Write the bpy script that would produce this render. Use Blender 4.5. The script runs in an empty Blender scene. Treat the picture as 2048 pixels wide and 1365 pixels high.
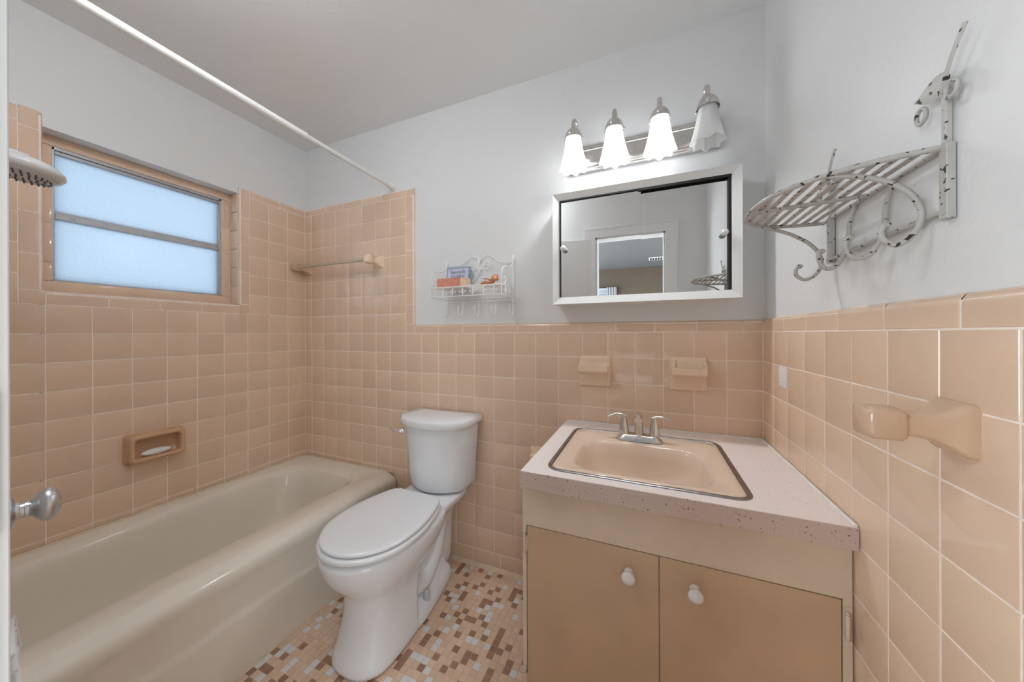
import bpy, math, random
from mathutils import Vector, Matrix
random.seed(7)
C = bpy.context.scene.collection
sc = bpy.context.scene
PI = math.pi
# ---------------------------------------------------------------- camera, sky, exposure
cd = bpy.data.cameras.new('camera'); cam = bpy.data.objects.new('camera', cd); C.objects.link(cam)
CAMP = Vector((2.07955, -1.43494, 1.17532)); YAW = -0.38617; ROLL = 0.00288
cd.sensor_width = 36; cd.lens = 642.1003*36/2048; cd.clip_start = 0.02
cd.shift_x = (1024-1031.839)/2048; cd.shift_y = -(682.5-667.818)/2048
cam.matrix_world = Matrix.Translation(CAMP) @ Matrix.Rotation(-YAW, 4, 'Z') @ Matrix.Rotation(PI/2, 4, 'X') @ Matrix.Rotation(-ROLL, 4, 'Z')
sc.camera = cam
w = bpy.data.worlds.new('sky'); sc.world = w; w.use_nodes = True
bg = w.node_tree.nodes['Background']; bg.inputs[0].default_value = (0.62, 0.80, 1.0, 1); bg.inputs[1].default_value = 1.0
sc.view_settings.view_transform = 'Standard'; sc.view_settings.look = 'None'
sc.view_settings.gamma = 1; sc.view_settings.use_curve_mapping = False
sc.view_settings.exposure = 0.39
BULB = 150.0          # emission of the three burning bulbs
FILL_L, FILL_R = 120.0, 55.0   # fill light from two added bedroom windows, through the doorway, watts
FILL_COL = (.87, .95, 1.0)
CEIL_FILL = 17.0          # added ceiling globe that fills the bathroom, out of frame above the lens
try:
    sc.cycles.max_bounces = 10; sc.cycles.diffuse_bounces = 6; sc.cycles.glossy_bounces = 5
    sc.cycles.transmission_bounces = 6; sc.cycles.transparent_max_bounces = 10
    sc.cycles.sample_clamp_indirect = 6; sc.cycles.caustics_reflective = False; sc.cycles.caustics_refractive = False
    sc.cycles.use_denoising = True
except Exception: pass

# ---------------------------------------------------------------- materials
def mat(name, col, rough=.5, metal=0, spec=.5, coat=0, vary=0, noise=None, bump=None, hue=None, trans=0, speck=None, emit=None):
    """noise=(scale, amount) mottles the colour; bump=(scale, strength, distance); vary=per-object value change; speck=(scale, threshold, colour)"""
    m = bpy.data.materials.new(name); m.use_nodes = True
    nt = m.node_tree; b = nt.nodes['Principled BSDF']; N = nt.nodes.new; L = nt.links.new
    b.inputs['Roughness'].default_value = rough; b.inputs['Metallic'].default_value = metal
    b.inputs['Specular IOR Level'].default_value = spec
    if coat: b.inputs['Coat Weight'].default_value = coat; b.inputs['Coat Roughness'].default_value = .05
    if trans: b.inputs['Transmission Weight'].default_value = trans
    rgb = N('ShaderNodeRGB'); rgb.outputs[0].default_value = (*col, 1); out = rgb.outputs[0]
    tc = N('ShaderNodeTexCoord')
    if noise:
        n = N('ShaderNodeTexNoise'); n.inputs['Scale'].default_value = noise[0]; n.inputs['Detail'].default_value = 4
        L(tc.outputs['Object'], n.inputs['Vector'])
        mr = N('ShaderNodeMapRange'); mr.inputs['From Min'].default_value = .3; mr.inputs['From Max'].default_value = .7
        mr.inputs['To Min'].default_value = 1-noise[1]; mr.inputs['To Max'].default_value = 1+noise[1]
        L(n.outputs['Fac'], mr.inputs['Value'])
        hs = N('ShaderNodeHueSaturation'); L(out, hs.inputs['Color']); L(mr.outputs[0], hs.inputs['Value']); out = hs.outputs[0]
    if vary:
        oi = N('ShaderNodeObjectInfo'); mr = N('ShaderNodeMapRange')
        mr.inputs['To Min'].default_value = 1-vary; mr.inputs['To Max'].default_value = 1+vary
        L(oi.outputs['Random'], mr.inputs['Value'])
        hs = N('ShaderNodeHueSaturation'); L(out, hs.inputs['Color']); L(mr.outputs[0], hs.inputs['Value'])
        if hue:
            mh = N('ShaderNodeMapRange'); mh.inputs['To Min'].default_value = .5-hue; mh.inputs['To Max'].default_value = .5+hue
            wn = N('ShaderNodeMath'); wn.operation = 'FRACT'; mm = N('ShaderNodeMath'); mm.operation = 'MULTIPLY'; mm.inputs[1].default_value = 17.3
            L(oi.outputs['Random'], mm.inputs[0]); L(mm.outputs[0], wn.inputs[0]); L(wn.outputs[0], mh.inputs['Value']); L(mh.outputs[0], hs.inputs['Hue'])
        out = hs.outputs[0]
    if speck:
        for k, (scl, thr, c2) in enumerate(speck):
            v = N('ShaderNodeTexNoise'); v.inputs['Scale'].default_value = scl; v.inputs['Detail'].default_value = 1.0
            L(tc.outputs['Object'], v.inputs['Vector'])
            g = N('ShaderNodeMapRange'); g.inputs['From Min'].default_value = thr; g.inputs['From Max'].default_value = thr+.03
            L(v.outputs['Fac'], g.inputs['Value'])
            mx = N('ShaderNodeMix'); mx.data_type = 'RGBA'; L(g.outputs[0], mx.inputs['Factor']); L(out, mx.inputs['A']); mx.inputs['B'].default_value = (*c2, 1)
            out = mx.outputs['Result']
    L(out, b.inputs['Base Color'])
    if bump:
        n = N('ShaderNodeTexNoise'); n.inputs['Scale'].default_value = bump[0]; n.inputs['Detail'].default_value = 3
        L(tc.outputs['Object'], n.inputs['Vector'])
        bp = N('ShaderNodeBump'); bp.inputs['Strength'].default_value = bump[1]; bp.inputs['Distance'].default_value = bump[2]
        L(n.outputs['Fac'], bp.inputs['Height']); L(bp.outputs[0], b.inputs['Normal'])
    if emit: b.inputs['Emission Color'].default_value = (*emit[0], 1); b.inputs['Emission Strength'].default_value = emit[1]
    return m
M = {}
M['plaster'] = mat('satin_white_wall_paint', (.765, .768, .772), .42, bump=(90, .25, .002))
M['ceiling'] = mat('gloss_white_ceiling_paint', (.80, .80, .805), .28, bump=(120, .22, .002))
M['tile'] = mat('peach_glazed_tile', (.74, .545, .40), .07, spec=.75, vary=.045, hue=.004, noise=(9, .03), bump=(6, .012, .004))
M['tile_r'] = M['tile']
M['grout'] = mat('pale_grout', (.90, .80, .73), .8, noise=(40, .08))
M['caulk'] = mat('white_caulk', (.80, .78, .74), .45, noise=(30, .06))
M['cove'] = mat('cream_grout_fillet', (.72, .58, .42), .6, noise=(25, .08))
M['tub'] = mat('beige_enamel', (.78, .715, .62), .13, noise=(5, .02))
M['china'] = mat('white_vitreous_china', (.785, .80, .825), .09, noise=(4, .01))
M['seat'] = mat('white_seat_plastic', (.795, .81, .83), .2, noise=(4, .01))
M['chrome'] = mat('chrome', (.82, .82, .84), .08, 1, noise=(9, .02))
M['nickel'] = mat('brushed_nickel', (.70, .68, .655), .22, 1, noise=(60, .06))
M['steel'] = mat('dull_steel_trim', (.32, .30, .30), .34, 1, noise=(70, .12))
M['satin'] = mat('satin_silver_knob', (.60, .60, .62), .33, 1, noise=(20, .04))
M['counter'] = mat('pink_speckled_laminate', (.86, .775, .745), .35, noise=(220, .04), speck=[(190, .735, (.16, .09, .06))])
M['edge'] = mat('brown_pink_speckled_edge', (.57, .445, .39), .4, noise=(220, .05), speck=[(190, .70, (.14, .07, .05))])
M['sink'] = mat('peach_sink_enamel', (.74, .575, .45), .12, noise=(6, .02))
M['cab_frame'] = mat('cream_painted_frame', (.66, .545, .42), .42, noise=(12, .05), bump=(60, .12, .002))
M['cab_door'] = mat('tan_painted_door', (.56, .385, .25), .4, noise=(7, .06), bump=(60, .1, .002))
M['dark'] = mat('black_track', (.012, .012, .012), .5, noise=(10, .1))
M['gap'] = mat('dark_gap', (.05, .035, .025), .8, noise=(10, .1))
M['white_metal'] = mat('white_enamel_metal', (.78, .78, .77), .3, noise=(20, .02), bump=(160, .05, .001))
M['rod'] = mat('white_rod_plastic', (.80, .80, .79), .28, noise=(20, .02))
M['mirror'] = mat('mirror_glass', (.86, .87, .87), .0, 1, noise=(1.5, .004))
M['knobw'] = mat('white_crackle_porcelain', (.80, .79, .77), .15, speck=[(420, .62, (.25, .22, .2))])
M['knobp'] = mat('white_porcelain_pull', (.78, .76, .75), .18, noise=(15, .03))
M['peach_china'] = mat('peach_ceramic', (.86, .665, .49), .09, noise=(14, .03))
M['rust_china'] = mat('tan_ceramic', (.60, .415, .285), .12, noise=(14, .04))
M['dish_china'] = mat('orange_tan_ceramic', (.58, .36, .215), .12, noise=(14, .04))
M['bar'] = mat('tan_plastic_bar', (.52, .42, .30), .3, noise=(14, .03))
M['soap'] = mat('white_soap', (.82, .79, .77), .35, noise=(20, .02))
M['shelf_paint'] = mat('distressed_white_iron', (.49, .475, .45), .45, noise=(35, .06), speck=[(120, .645, (.03, .025, .025))])
M['wire_white'] = mat('white_wire_paint', (.90, .90, .89), .35, noise=(45, .05), speck=[(230, .74, (.22, .2, .18))])
M['alu'] = mat('aluminium_sash', (.50, .50, .52), .35, .8, noise=(40, .06))
M['door_paint'] = mat('white_door_paint', (.80, .80, .80), .4, noise=(6, .01), bump=(70, .1, .001))
M['shower_plastic'] = mat('grey_white_plastic', (.62, .60, .60), .25, noise=(12, .03))
M['nozzle'] = mat('dark_nozzle', (.10, .09, .11), .4, noise=(12, .05))
M['card_blue'] = mat('blue_card_edge', (.26, .36, .48), .6, noise=(30, .05))
M['card_face'] = mat('lilac_card', (.60, .62, .76), .6, noise=(60, .1), speck=[(130, .66, (.78, .5, .55))])
M['ink'] = mat('navy_ink', (.06, .09, .20), .6, noise=(30, .05))
M['red_ink'] = mat('red_ink', (.65, .14, .18), .6, noise=(30, .05))
M['pink_box'] = mat('coral_speckled_card', (.58, .22, .16), .6, noise=(150, .2), speck=[(260, .62, (.72, .42, .33))])
M['cream_box'] = mat('cream_floral_card', (.74, .58, .42), .6, speck=[(240, .6, (.72, .28, .26))])
M['figure'] = mat('terracotta_figure', (.50, .20, .09), .45, noise=(60, .18))
M['figure_skin'] = mat('peach_figure_skin', (.66, .33, .18), .45, noise=(60, .1))
M['rubber'] = mat('grey_cap', (.5, .5, .5), .4, noise=(20, .03))
M['tan_wall'] = mat('dimmed_tan_bedroom_wall', (.10, .072, .05), .7, noise=(3, .05))  # tan darkened so the colour itself carries the bedroom's dimness
M['bed_ceil'] = mat('dimmed_bedroom_ceiling', (.13, .13, .135), .6, bump=(60, .2, .003))  # low light painted in: ceiling colour darkened to look dim in the mirror
M['bed_floor'] = mat('pale_carpet', (.62, .60, .57), .95, noise=(120, .2))
M['curtain'] = mat('grey_curtain', (.42, .42, .45), .9, noise=(30, .08))
M['blind'] = mat('grey_blind', (.45, .48, .55), .6, noise=(30, .04))
M['mos_peach'] = mat('peach_mosaic', (.72, .52, .38), .3, noise=(20, .05), vary=.06)
M['mos_speck'] = mat('speckled_mosaic', (.72, .54, .405), .3, noise=(400, .16), vary=.05)
M['mos_brown'] = mat('brown_mosaic', (.34, .19, .12), .3, noise=(30, .06), vary=.12)
M['mos_white'] = mat('white_mosaic', (.74, .74, .75), .3, noise=(420, .06), vary=.03)
M['mos_grout'] = mat('tan_floor_grout', (.62, .48, .37), .8, noise=(60, .1))
M['bulb'] = mat('lit_bulb', (1, 1, 1), .4, emit=((.95, .98, 1.0), BULB), noise=(3, .001))
M['bulb_off'] = mat('unlit_bulb', (.85, .85, .85), .3, noise=(3, .01))
def shade_mat():
    m = bpy.data.materials.new('frosted_lamp_glass'); m.use_nodes = True; nt = m.node_tree; nt.nodes.clear(); N = nt.nodes.new; L = nt.links.new
    o = N('ShaderNodeOutputMaterial'); t = N('ShaderNodeBsdfTranslucent'); d = N('ShaderNodeBsdfDiffuse'); g = N('ShaderNodeBsdfGlossy'); tr = N('ShaderNodeBsdfTransparent')
    t.inputs[0].default_value = (.97, .97, .97, 1); d.inputs[0].default_value = (.96, .96, .96, 1); tr.inputs[0].default_value = (.95, .95, .95, 1); g.inputs['Roughness'].default_value = .25
    a = N('ShaderNodeMixShader'); a.inputs[0].default_value = .30; L(t.outputs[0], a.inputs[1]); L(d.outputs[0], a.inputs[2])
    b = N('ShaderNodeMixShader'); b.inputs[0].default_value = .16; L(a.outputs[0], b.inputs[1]); L(tr.outputs[0], b.inputs[2])
    c = N('ShaderNodeMixShader'); c.inputs[0].default_value = .06; L(b.outputs[0], c.inputs[1]); L(g.outputs[0], c.inputs[2]); L(c.outputs[0], o.inputs[0])
    return m
M['shade'] = shade_mat()
def pane_mat():
    m = bpy.data.materials.new('obscured_window_glass'); m.use_nodes = True; nt = m.node_tree; nt.nodes.clear(); N = nt.nodes.new; L = nt.links.new
    o = N('ShaderNodeOutputMaterial'); t = N('ShaderNodeBsdfTranslucent'); g = N('ShaderNodeBsdfGlossy'); tr = N('ShaderNodeBsdfTransparent')
    tc = N('ShaderNodeTexCoord'); n = N('ShaderNodeTexNoise'); n.inputs['Scale'].default_value = 260; n.inputs['Detail'].default_value = 2
    L(tc.outputs['Object'], n.inputs['Vector']); r = N('ShaderNodeMapRange'); r.inputs['From Min'].default_value = .3; r.inputs['From Max'].default_value = .7; r.inputs['To Min'].default_value = .86; r.inputs['To Max'].default_value = 1.0
    L(n.outputs['Fac'], r.inputs['Value']); h = N('ShaderNodeHueSaturation'); h.inputs['Color'].default_value = (.92, .95, .97, 1); L(r.outputs[0], h.inputs['Value']); L(h.outputs[0], t.inputs[0])
    g.inputs['Roughness'].default_value = .2
    b = N('ShaderNodeMixShader'); b.inputs[0].default_value = .12; L(t.outputs[0], b.inputs[1]); L(tr.outputs[0], b.inputs[2])
    c = N('ShaderNodeMixShader'); c.inputs[0].default_value = .06; L(b.outputs[0], c.inputs[1]); L(g.outputs[0], c.inputs[2]); L(c.outputs[0], o.inputs[0])
    return m
M['pane'] = pane_mat()

# ---------------------------------------------------------------- mesh helpers
class MB:
    def __init__(s): s.v = []; s.f = []; s.mi = []; s.cur = 0
    def add(s, vs, fs):
        k = len(s.v); s.v += [tuple(v) for v in vs]; s.f += [tuple(k+i for i in f) for f in fs]; s.mi += [s.cur]*len(fs); return s
    def box(s, x0, x1, y0, y1, z0, z1):
        vs = [(x, y, z) for x in (x0, x1) for y in (y0, y1) for z in (z0, z1)]
        return s.add(vs, [(0,1,3,2),(4,6,7,5),(0,4,5,1),(2,3,7,6),(0,2,6,4),(1,5,7,3)])
    def rbox(s, x0, x1, y0, y1, z0, z1, b=.003):
        lo = (x0, y0, z0); hi = (x1, y1, z1); vs = []; idx = {}
        for cx in (0, 1):
            for cy in (0, 1):
                for cz in (0, 1):
                    c = (cx, cy, cz)
                    for a in range(3):
                        p = [(hi[i] if c[i] else lo[i]) if i == a else ((hi[i]-b) if c[i] else (lo[i]+b)) for i in range(3)]
                        idx[(c, a)] = len(vs); vs.append(tuple(p))
        fs = []
        for a in range(3):
            o = [i for i in range(3) if i != a]
            for sd in (0, 1):
                q = []
                for e in ((0,0),(1,0),(1,1),(0,1)):
                    c = [0,0,0]; c[a] = sd; c[o[0]] = e[0]; c[o[1]] = e[1]; q.append(idx[(tuple(c), a)])
                fs.append(q if (sd == 1) == (a != 1) else q[::-1])
            for e in ((0,0),(1,0),(1,1),(0,1)):
                c0 = [0,0,0]; c0[o[0]] = e[0]; c0[o[1]] = e[1]; c1 = list(c0); c1[a] = 1
                fs.append([idx[(tuple(c0), o[0])], idx[(tuple(c0), o[1])], idx[(tuple(c1), o[1])], idx[(tuple(c1), o[0])]])
        for cx in (0, 1):
            for cy in (0, 1):
                for cz in (0, 1): fs.append([idx[((cx,cy,cz), a)] for a in range(3)])
        return s.add(vs, fs)
    def loft(s, rings, cap0=True, cap1=True, closed=True):
        n = len(rings[0]); vs = [p for r in rings for p in r]; fs = []
        for i in range(len(rings)-1):
            for j in range(n if closed else n-1):
                k = (j+1) % n; fs.append((i*n+j, i*n+k, (i+1)*n+k, (i+1)*n+j))
        if cap0: fs.append(tuple(range(n))[::-1])
        if cap1: fs.append(tuple((len(rings)-1)*n+j for j in range(n)))
        return s.add(vs, fs)
    def lathe(s, prof, o=(0,0,0), ax=(0,0,1), n=20, cap0=True, cap1=True):
        a = Vector(ax).normalized(); u = a.orthogonal().normalized(); v = a.cross(u); o = Vector(o)
        return s.loft([[tuple(o + a*h + (u*math.cos(2*PI*i/n) + v*math.sin(2*PI*i/n))*r) for i in range(n)] for r, h in prof], cap0, cap1)
    def tube(s, pts, r, n=8, closed=False, flat=None):
        P = [Vector(p) for p in pts]; m = len(P); rr = r if isinstance(r, (list, tuple)) else [r]*m
        T = []
        for i in range(m):
            a = P[(i-1) % m] if closed or i > 0 else P[i]; b = P[(i+1) % m] if closed or i < m-1 else P[i]
            t = (b-a); T.append(t.normalized() if t.length > 1e-9 else Vector((0,0,1)))
        u = T[0].orthogonal().normalized()
        if flat: u = (Vector(flat) - T[0]*T[0].dot(Vector(flat))).normalized()
        rings = []
        for i in range(m):
            u = u - T[i]*u.dot(T[i]); u = u.normalized() if u.length > 1e-6 else T[i].orthogonal().normalized(); v = T[i].cross(u)
            k = rr[i]; ru, rv = (k if isinstance(k, (list, tuple)) else (k, k))
            rings.append([tuple(P[i] + u*math.cos(2*PI*j/n)*ru + v*math.sin(2*PI*j/n)*rv) for j in range(n)])
        if closed: rings.append(rings[0]); return s.loft(rings, False, False)
        return s.loft(rings)
    def ball(s, c, rx, ry=None, rz=None, n=14, m=8):
        ry = ry or rx; rz = rz or rx
        rings = [[(c[0]+rx*math.sin(t)*math.cos(2*PI*j/n), c[1]+ry*math.sin(t)*math.sin(2*PI*j/n), c[2]-rz*math.cos(t)) for j in range(n)] for t in [PI*(i+.35)/(m+.7-.0) for i in range(m+1)]]
        return s.loft(rings)
def catmull(pts, k=6, closed=False):
    P = [Vector(p) for p in pts]; n = len(P); out = []
    for i in range(n if closed else n-1):
        p0 = P[(i-1) % n] if closed or i > 0 else P[i]*2-P[i+1]; p1 = P[i]; p2 = P[(i+1) % n]
        p3 = P[(i+2) % n] if closed or i+2 < n else p2*2-p1
        for j in range(k):
            t = j/k; out.append(.5*((2*p1) + (p2-p0)*t + (2*p0-5*p1+4*p2-p3)*t*t + (3*p1-p0-3*p2+p3)*t**3))
    if not closed: out.append(P[-1])
    return out
def rrect(x0, x1, y0, y1, r, n=6):
    pts = []
    for cx, cy, a0 in ((x1-r, y1-r, 0), (x0+r, y1-r, PI/2), (x0+r, y0+r, PI), (x1-r, y0+r, 1.5*PI)):
        for i in range(n+1):
            a = a0 + PI/2*i/n; pts.append((cx+r*math.cos(a), cy+r*math.sin(a)))
    return pts
ORG = {}
def tag(o, label=None, cat=None, group=None, kind=None):
    if label: o['label'] = label
    if cat: o['category'] = cat
    if group: o['group'] = group
    if kind: o['kind'] = kind
    return o
def obj(name, mb, m, parent=None, smooth=40, sub=0, origin=None):
    root = parent
    while root is not None and root.parent is not None: root = root.parent
    o_ = Vector(origin) if origin is not None else (ORG[root.name] if root is not None else Vector((0,0,0)))
    me = bpy.data.meshes.new(name); me.from_pydata([tuple(Vector(v)-o_) for v in mb.v], [], mb.f); me.validate()
    for mm in (m if isinstance(m, (list, tuple)) else [m]): me.materials.append(mm)
    if isinstance(m, (list, tuple)) and len(me.polygons) == len(mb.mi): me.polygons.foreach_set('material_index', mb.mi)
    import bmesh
    bm = bmesh.new(); bm.from_mesh(me); bmesh.ops.recalc_face_normals(bm, faces=bm.faces); bm.to_mesh(me); bm.free()
    o = bpy.data.objects.new(name, me); C.objects.link(o)
    if parent is not None: o.parent = parent
    else: o.location = o_; ORG[o.name] = o_
    if smooth:
        me.polygons.foreach_set('use_smooth', [True]*len(me.polygons)); me.set_sharp_from_angle(angle=math.radians(smooth))
    if sub:
        md = o.modifiers.new('sub', 'SUBSURF'); md.levels = sub; md.render_levels = sub
    me.update(); return o
def thing(name, loc, label, cat, group=None):
    o = bpy.data.objects.new(name, None); C.objects.link(o); o.location = loc; o.empty_display_size = .05; ORG[o.name] = Vector(loc)
    return tag(o, label, cat, group)
def struct(name, mb, m, parent=None, smooth=40):
    o = obj(name, mb, m, parent, smooth)
    if parent is None: o['kind'] = 'structure'
    return o
def text(name, body, size, M4, m, parent, ext=.0003):
    cu = bpy.data.curves.new(name, 'FONT'); cu.body = body; cu.size = size; cu.extrude = ext; cu.align_x = 'CENTER'; cu.resolution_u = 3
    t_ = bpy.data.objects.new('text', cu); C.objects.link(t_); dg = bpy.context.evaluated_depsgraph_get()
    me = bpy.data.meshes.new_from_object(t_.evaluated_get(dg)); bpy.data.objects.remove(t_)
    me.name = name; me.materials.clear(); me.materials.append(m)
    o = bpy.data.objects.new(name, me); C.objects.link(o); o.parent = parent
    root = parent
    while root.parent is not None: root = root.parent
    o.matrix_basis = Matrix.Translation(-ORG[root.name]) @ M4
    return o

# ---------------------------------------------------------------- room shell
W = 2.47643; P = 0.1095; O0 = 0.06319; ZK = 1.18; H = 2.385; YF = -1.378; PL = .010
def zk(k): return ZK + k*P
Y0, Y1, Z0, Z1 = -.988, -.372, 1.342, 1.957       # window opening
floor = struct('floor', MB().box(-.1, 2.6, YF-.12, .12, -.06, -.0012), M['mos_grout'])
struct('ceiling', MB().box(-.2, 2.6, YF-.12, .12, H, H+.06), M['ceiling'])
wl = MB()
for a in ((-.16, -PL, YF-.12, Y0-.007, 0, H), (-.16, -PL, Y1+.007, .12, 0, H), (-.16, -PL, Y0-.007, Y1+.007, 0, Z0-.007), (-.16, -PL, Y0-.007, Y1+.007, Z1, H)): wl.box(*a)
wall_left = struct('wall_left', wl, M['plaster'])
wall_back = struct('wall_back', MB().box(-.01, W+.01, PL, .12, 0, H), M['plaster'])
wall_right = struct('wall_right', MB().box(W+PL, W+.12, YF-.12, .12, 0, H), M['plaster'])
DX0, DX1, DZ = 1.700, 2.212, 1.945
wf = MB().box(-.01, DX0, YF-.11, YF, 0, H).box(DX1, W+.01, YF-.11, YF, 0, H).box(DX0, DX1, YF-.11, YF, DZ, H)
wall_front = struct('wall_front', wf, M['plaster'])

# tiles: each full size shares one mesh; oriented by (u, v) axes of its wall
TB, TD, GR, BV = {}, .006, .0027, .0009
def tile_mesh(w_, h_, kind, m):
    key = (round(w_, 4), round(h_, 4), kind, m.name)
    if key in TB: return TB[key]
    me = bpy.data.meshes.new('tile'); b = BV; mb = MB()
    if kind == 'flat':
        r0 = [(0,0,-TD),(w_,0,-TD),(w_,h_,-TD),(0,h_,-TD)]; r1 = [(0,0,-b),(w_,0,-b),(w_,h_,-b),(0,h_,-b)]
        r2 = [(b*.5,b*.5,-b*.3),(w_-b*.5,b*.5,-b*.3),(w_-b*.5,h_-b*.5,-b*.3),(b*.5,h_-b*.5,-b*.3)]
        c = b*1.6; r3 = [(c,c,0),(w_-c,c,0),(w_-c,h_-c,0),(c,h_-c,0)]
        mb.loft([r0, r1, r2, r3], False, True)
    else:                                                  # bullnose: rounded along its +v edge
        r = .015 if kind == 'bull' else .010
        prof = [(0,-TD),(0,-b),(b,0),(h_-r-.0015,0),(h_-r,0)] + [(h_-r+r*math.sin(a), -r+r*math.cos(a)) for a in (PI/8, PI/4, 3*PI/8, PI/2)]
        rings = []
        for u, q in ((0, b), (b, 0), (w_-b, 0), (w_, b)): rings.append([(u, v, z-q if z > -r*.99 or True else z) for v, z in prof])
        mb.loft(rings, True, True, closed=False) if False else mb.loft(rings, False, False, closed=False)
    me.from_pydata(mb.v, [], mb.f); me.materials.append(m)
    import bmesh
    bm = bmesh.new(); bm.from_mesh(me)
    if kind != 'flat':
        # make sure that faces look out of the wall
        bmesh.ops.recalc_face_normals(bm, faces=bm.faces)
        if sum(f.normal.z*f.calc_area() for f in bm.faces) < 0: bmesh.ops.reverse_faces(bm, faces=bm.faces)
    else: bmesh.ops.recalc_face_normals(bm, faces=bm.faces)
    bm.to_mesh(me); bm.free()
    me.polygons.foreach_set('use_smooth', [True]*len(me.polygons)); me.set_sharp_from_angle(angle=math.radians(26 if kind != 'flat' else 16))
    TB[key] = me; return me
def put_tile(parent, o, U, V, w_, h_, kind='flat', m=None, name=None):
    g = GR/2; me = tile_mesh(w_-GR, h_-GR, kind, m or M['tile'])
    ob = bpy.data.objects.new(name or ('tile' if kind == 'flat' else 'trim_tile'), me); C.objects.link(ob); ob.parent = parent
    U = Vector(U); V = Vector(V); N = U.cross(V); p = Vector(o) + U*g + V*g
    p += N*random.uniform(-.0003, .0003)
    R = Matrix((U, V, N)).transposed().to_4x4()
    R = R @ Matrix.Rotation(random.uniform(-.0016, .0016), 4, 'X') @ Matrix.Rotation(random.uniform(-.0016, .0016), 4, 'Y')
    ob.matrix_basis = Matrix.Translation(p) @ R
    return ob
UX, UY, UZ = (1,0,0), (0,1,0), (0,0,1)
nX, nY, nZ = (-1,0,0), (0,-1,0), (0,0,-1)
CAP = .046
# --- back wall: tub part to k=7, wainscot to k=0
bt = lambda x, z, w_, h_, k='flat', U=UX, V=UZ: put_tile(wall_back, (x, 0, z), U, V, w_, h_, k)
xs = [0] + [O0+i*P for i in range(23)]; xs[-1] = W
TUBZ = .388
for i in range(len(xs)-1):
    x0, x1 = xs[i], xs[i+1]
    top = 7 if x0 < O0+7*P-.01 else 0
    for k in range(top-1, -11, -1):
        z0, z1 = zk(k), zk(k+1)
        if x0 < .70:
            if z1 < TUBZ: continue
            z0 = max(z0, TUBZ)
        if x0 > 1.73 and z1 < .73: continue
        if k < -10: continue
        bt(x0, z0, x1-x0, z1-z0)
# cove base row on the visible strip
zb = zk(-10)
for x0, x1 in ((.79, .948), (.948, 1.102), (1.102, 1.257), (1.257, 1.411), (1.411, 1.565), (1.565, 1.74)): bt(x0, .004, x1-x0, zb-.004)
XT0, XT1 = O0+7*P, .892
cj = [0, .045, .197, .349, .501, .653, XT0]
for a, b in zip(cj, cj[1:]): bt(a, zk(7), b-a, CAP, 'bull')
bt(XT0, zk(7), XT1-XT0, CAP, 'bull')
vj = [zk(7), 1.795, 1.642, 1.489, 1.336, 1.229]
for a, b in zip(vj, vj[1:]): put_tile(wall_back, (XT0, 0, a), nZ, UX, a-b, XT1-XT0, 'bull')
bt(XT0, zk(0), XT1-XT0, 1.229-zk(0))
wj = [XT1, 1.047, 1.199, 1.351, 1.503, 1.655, 1.807, 1.959, 2.111, 2.263, 2.415, W]
for a, b in zip(wj, wj[1:]): bt(a, zk(0), b-a, CAP+.002, 'bull')
gb = MB().box(-.008, XT1-.006, .0009, PL+.001, .3, zk(7)+CAP-.008).box(XT1-.01, W+.008, .0009, PL+.001, 0, zk(0)+CAP-.008)
obj('grout', gb, M['grout'], wall_back)
# --- left wall
lt = lambda y, z, w_, h_, k='flat', U=UY, V=UZ: put_tile(wall_left, (0, y, z), U, V, w_, h_, k)
for j in range(12):
    ya, yb = -(j+1)*P, -j*P
    for k in range(0, -9, -1):
        z0, z1 = zk(k), zk(k+1)
        if z1 < TUBZ+.004: continue
        z0 = max(z0, TUBZ)
        lt(ya, z0, P, z1-z0)
YT = -.3195
for k in range(1, 7):
    lt(-P, zk(k), P, P); lt(-2*P, zk(k), P, P); lt(YT, zk(k), -2*P-YT, P)
for a, b in ((-.155, 0), (-.219-.032, -.155), (YT, -.251)): lt(a, zk(7), b-a, CAP, 'bull')
for a, b in ((zk(7)+CAP-.004, 1.829), (1.829, 1.676), (1.676, 1.523), (1.523, Z0)):
    put_tile(wall_left, (0, YT, b), UZ, nY, a-b, YT-Y1, 'bull')
lt(Y1+.006, zk(1), YT-Y1-.006, Z0-zk(1))
YL = -1.042
sj = [Y0+.004, -.832, -.68, -.528, Y1+.006]
for a, b in zip(sj, sj[1:]): lt(a, zk(1), b-a, Z0-zk(1), 'bull')
lt(YL, zk(1), Y0+.004-YL, Z0-zk(1))
for a, b in ((Z0, 1.475), (1.475, 1.628), (1.628, 1.781), (1.781, 1.934), (1.934, zk(7)+CAP+.012)):
    put_tile(wall_left, (0, YL, b), nZ, UY, b-a, Y0-YL, 'bull')
for k in range(1, 7):
    for a in (YL, YL-P, YL-2*P): lt(a-P, zk(k), P, P)
for i in range(2): lt(YL-(i+1)*.152, zk(7), .152, CAP+.01, 'bull')
# recess returns and inner strips around the sash
RX = -.084
nz_ = 6
for i in range(nz_):
    h_ = (Z1-Z0)/nz_
    put_tile(wall_left, (RX, Y1, Z0+i*h_), UX, UZ, -RX-.012, h_, name='jamb_tile')
    put_tile(wall_left, (-.012, Y0, Z0+i*h_), nX, UZ, -RX-.012, h_, name='jamb_tile')
for i in range(4):
    w_ = (Y1-Y0)/4
    put_tile(wall_left, (-.012, Y0+i*w_, Z0), UY, nX, w_, -RX-.012, name='sill_tile')
SB = (Y0+.003, Y1-.003); GW = (-.952, -.413, 1.388, 1.918)     # sash outline y0 y1 z0 z1
st = lambda y, z, w_, h_: put_tile(wall_left, (RX+.006, y, z), UY, UZ, w_, h_, name='frame_tile')
for a, b in ((Y0+.002, -.70), (-.70, Y1-.002)): st(a, Z0+.003, b-a, GW[2]-Z0-.003); st(a, GW[3], b-a, Z1-GW[3]-.002)
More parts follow.
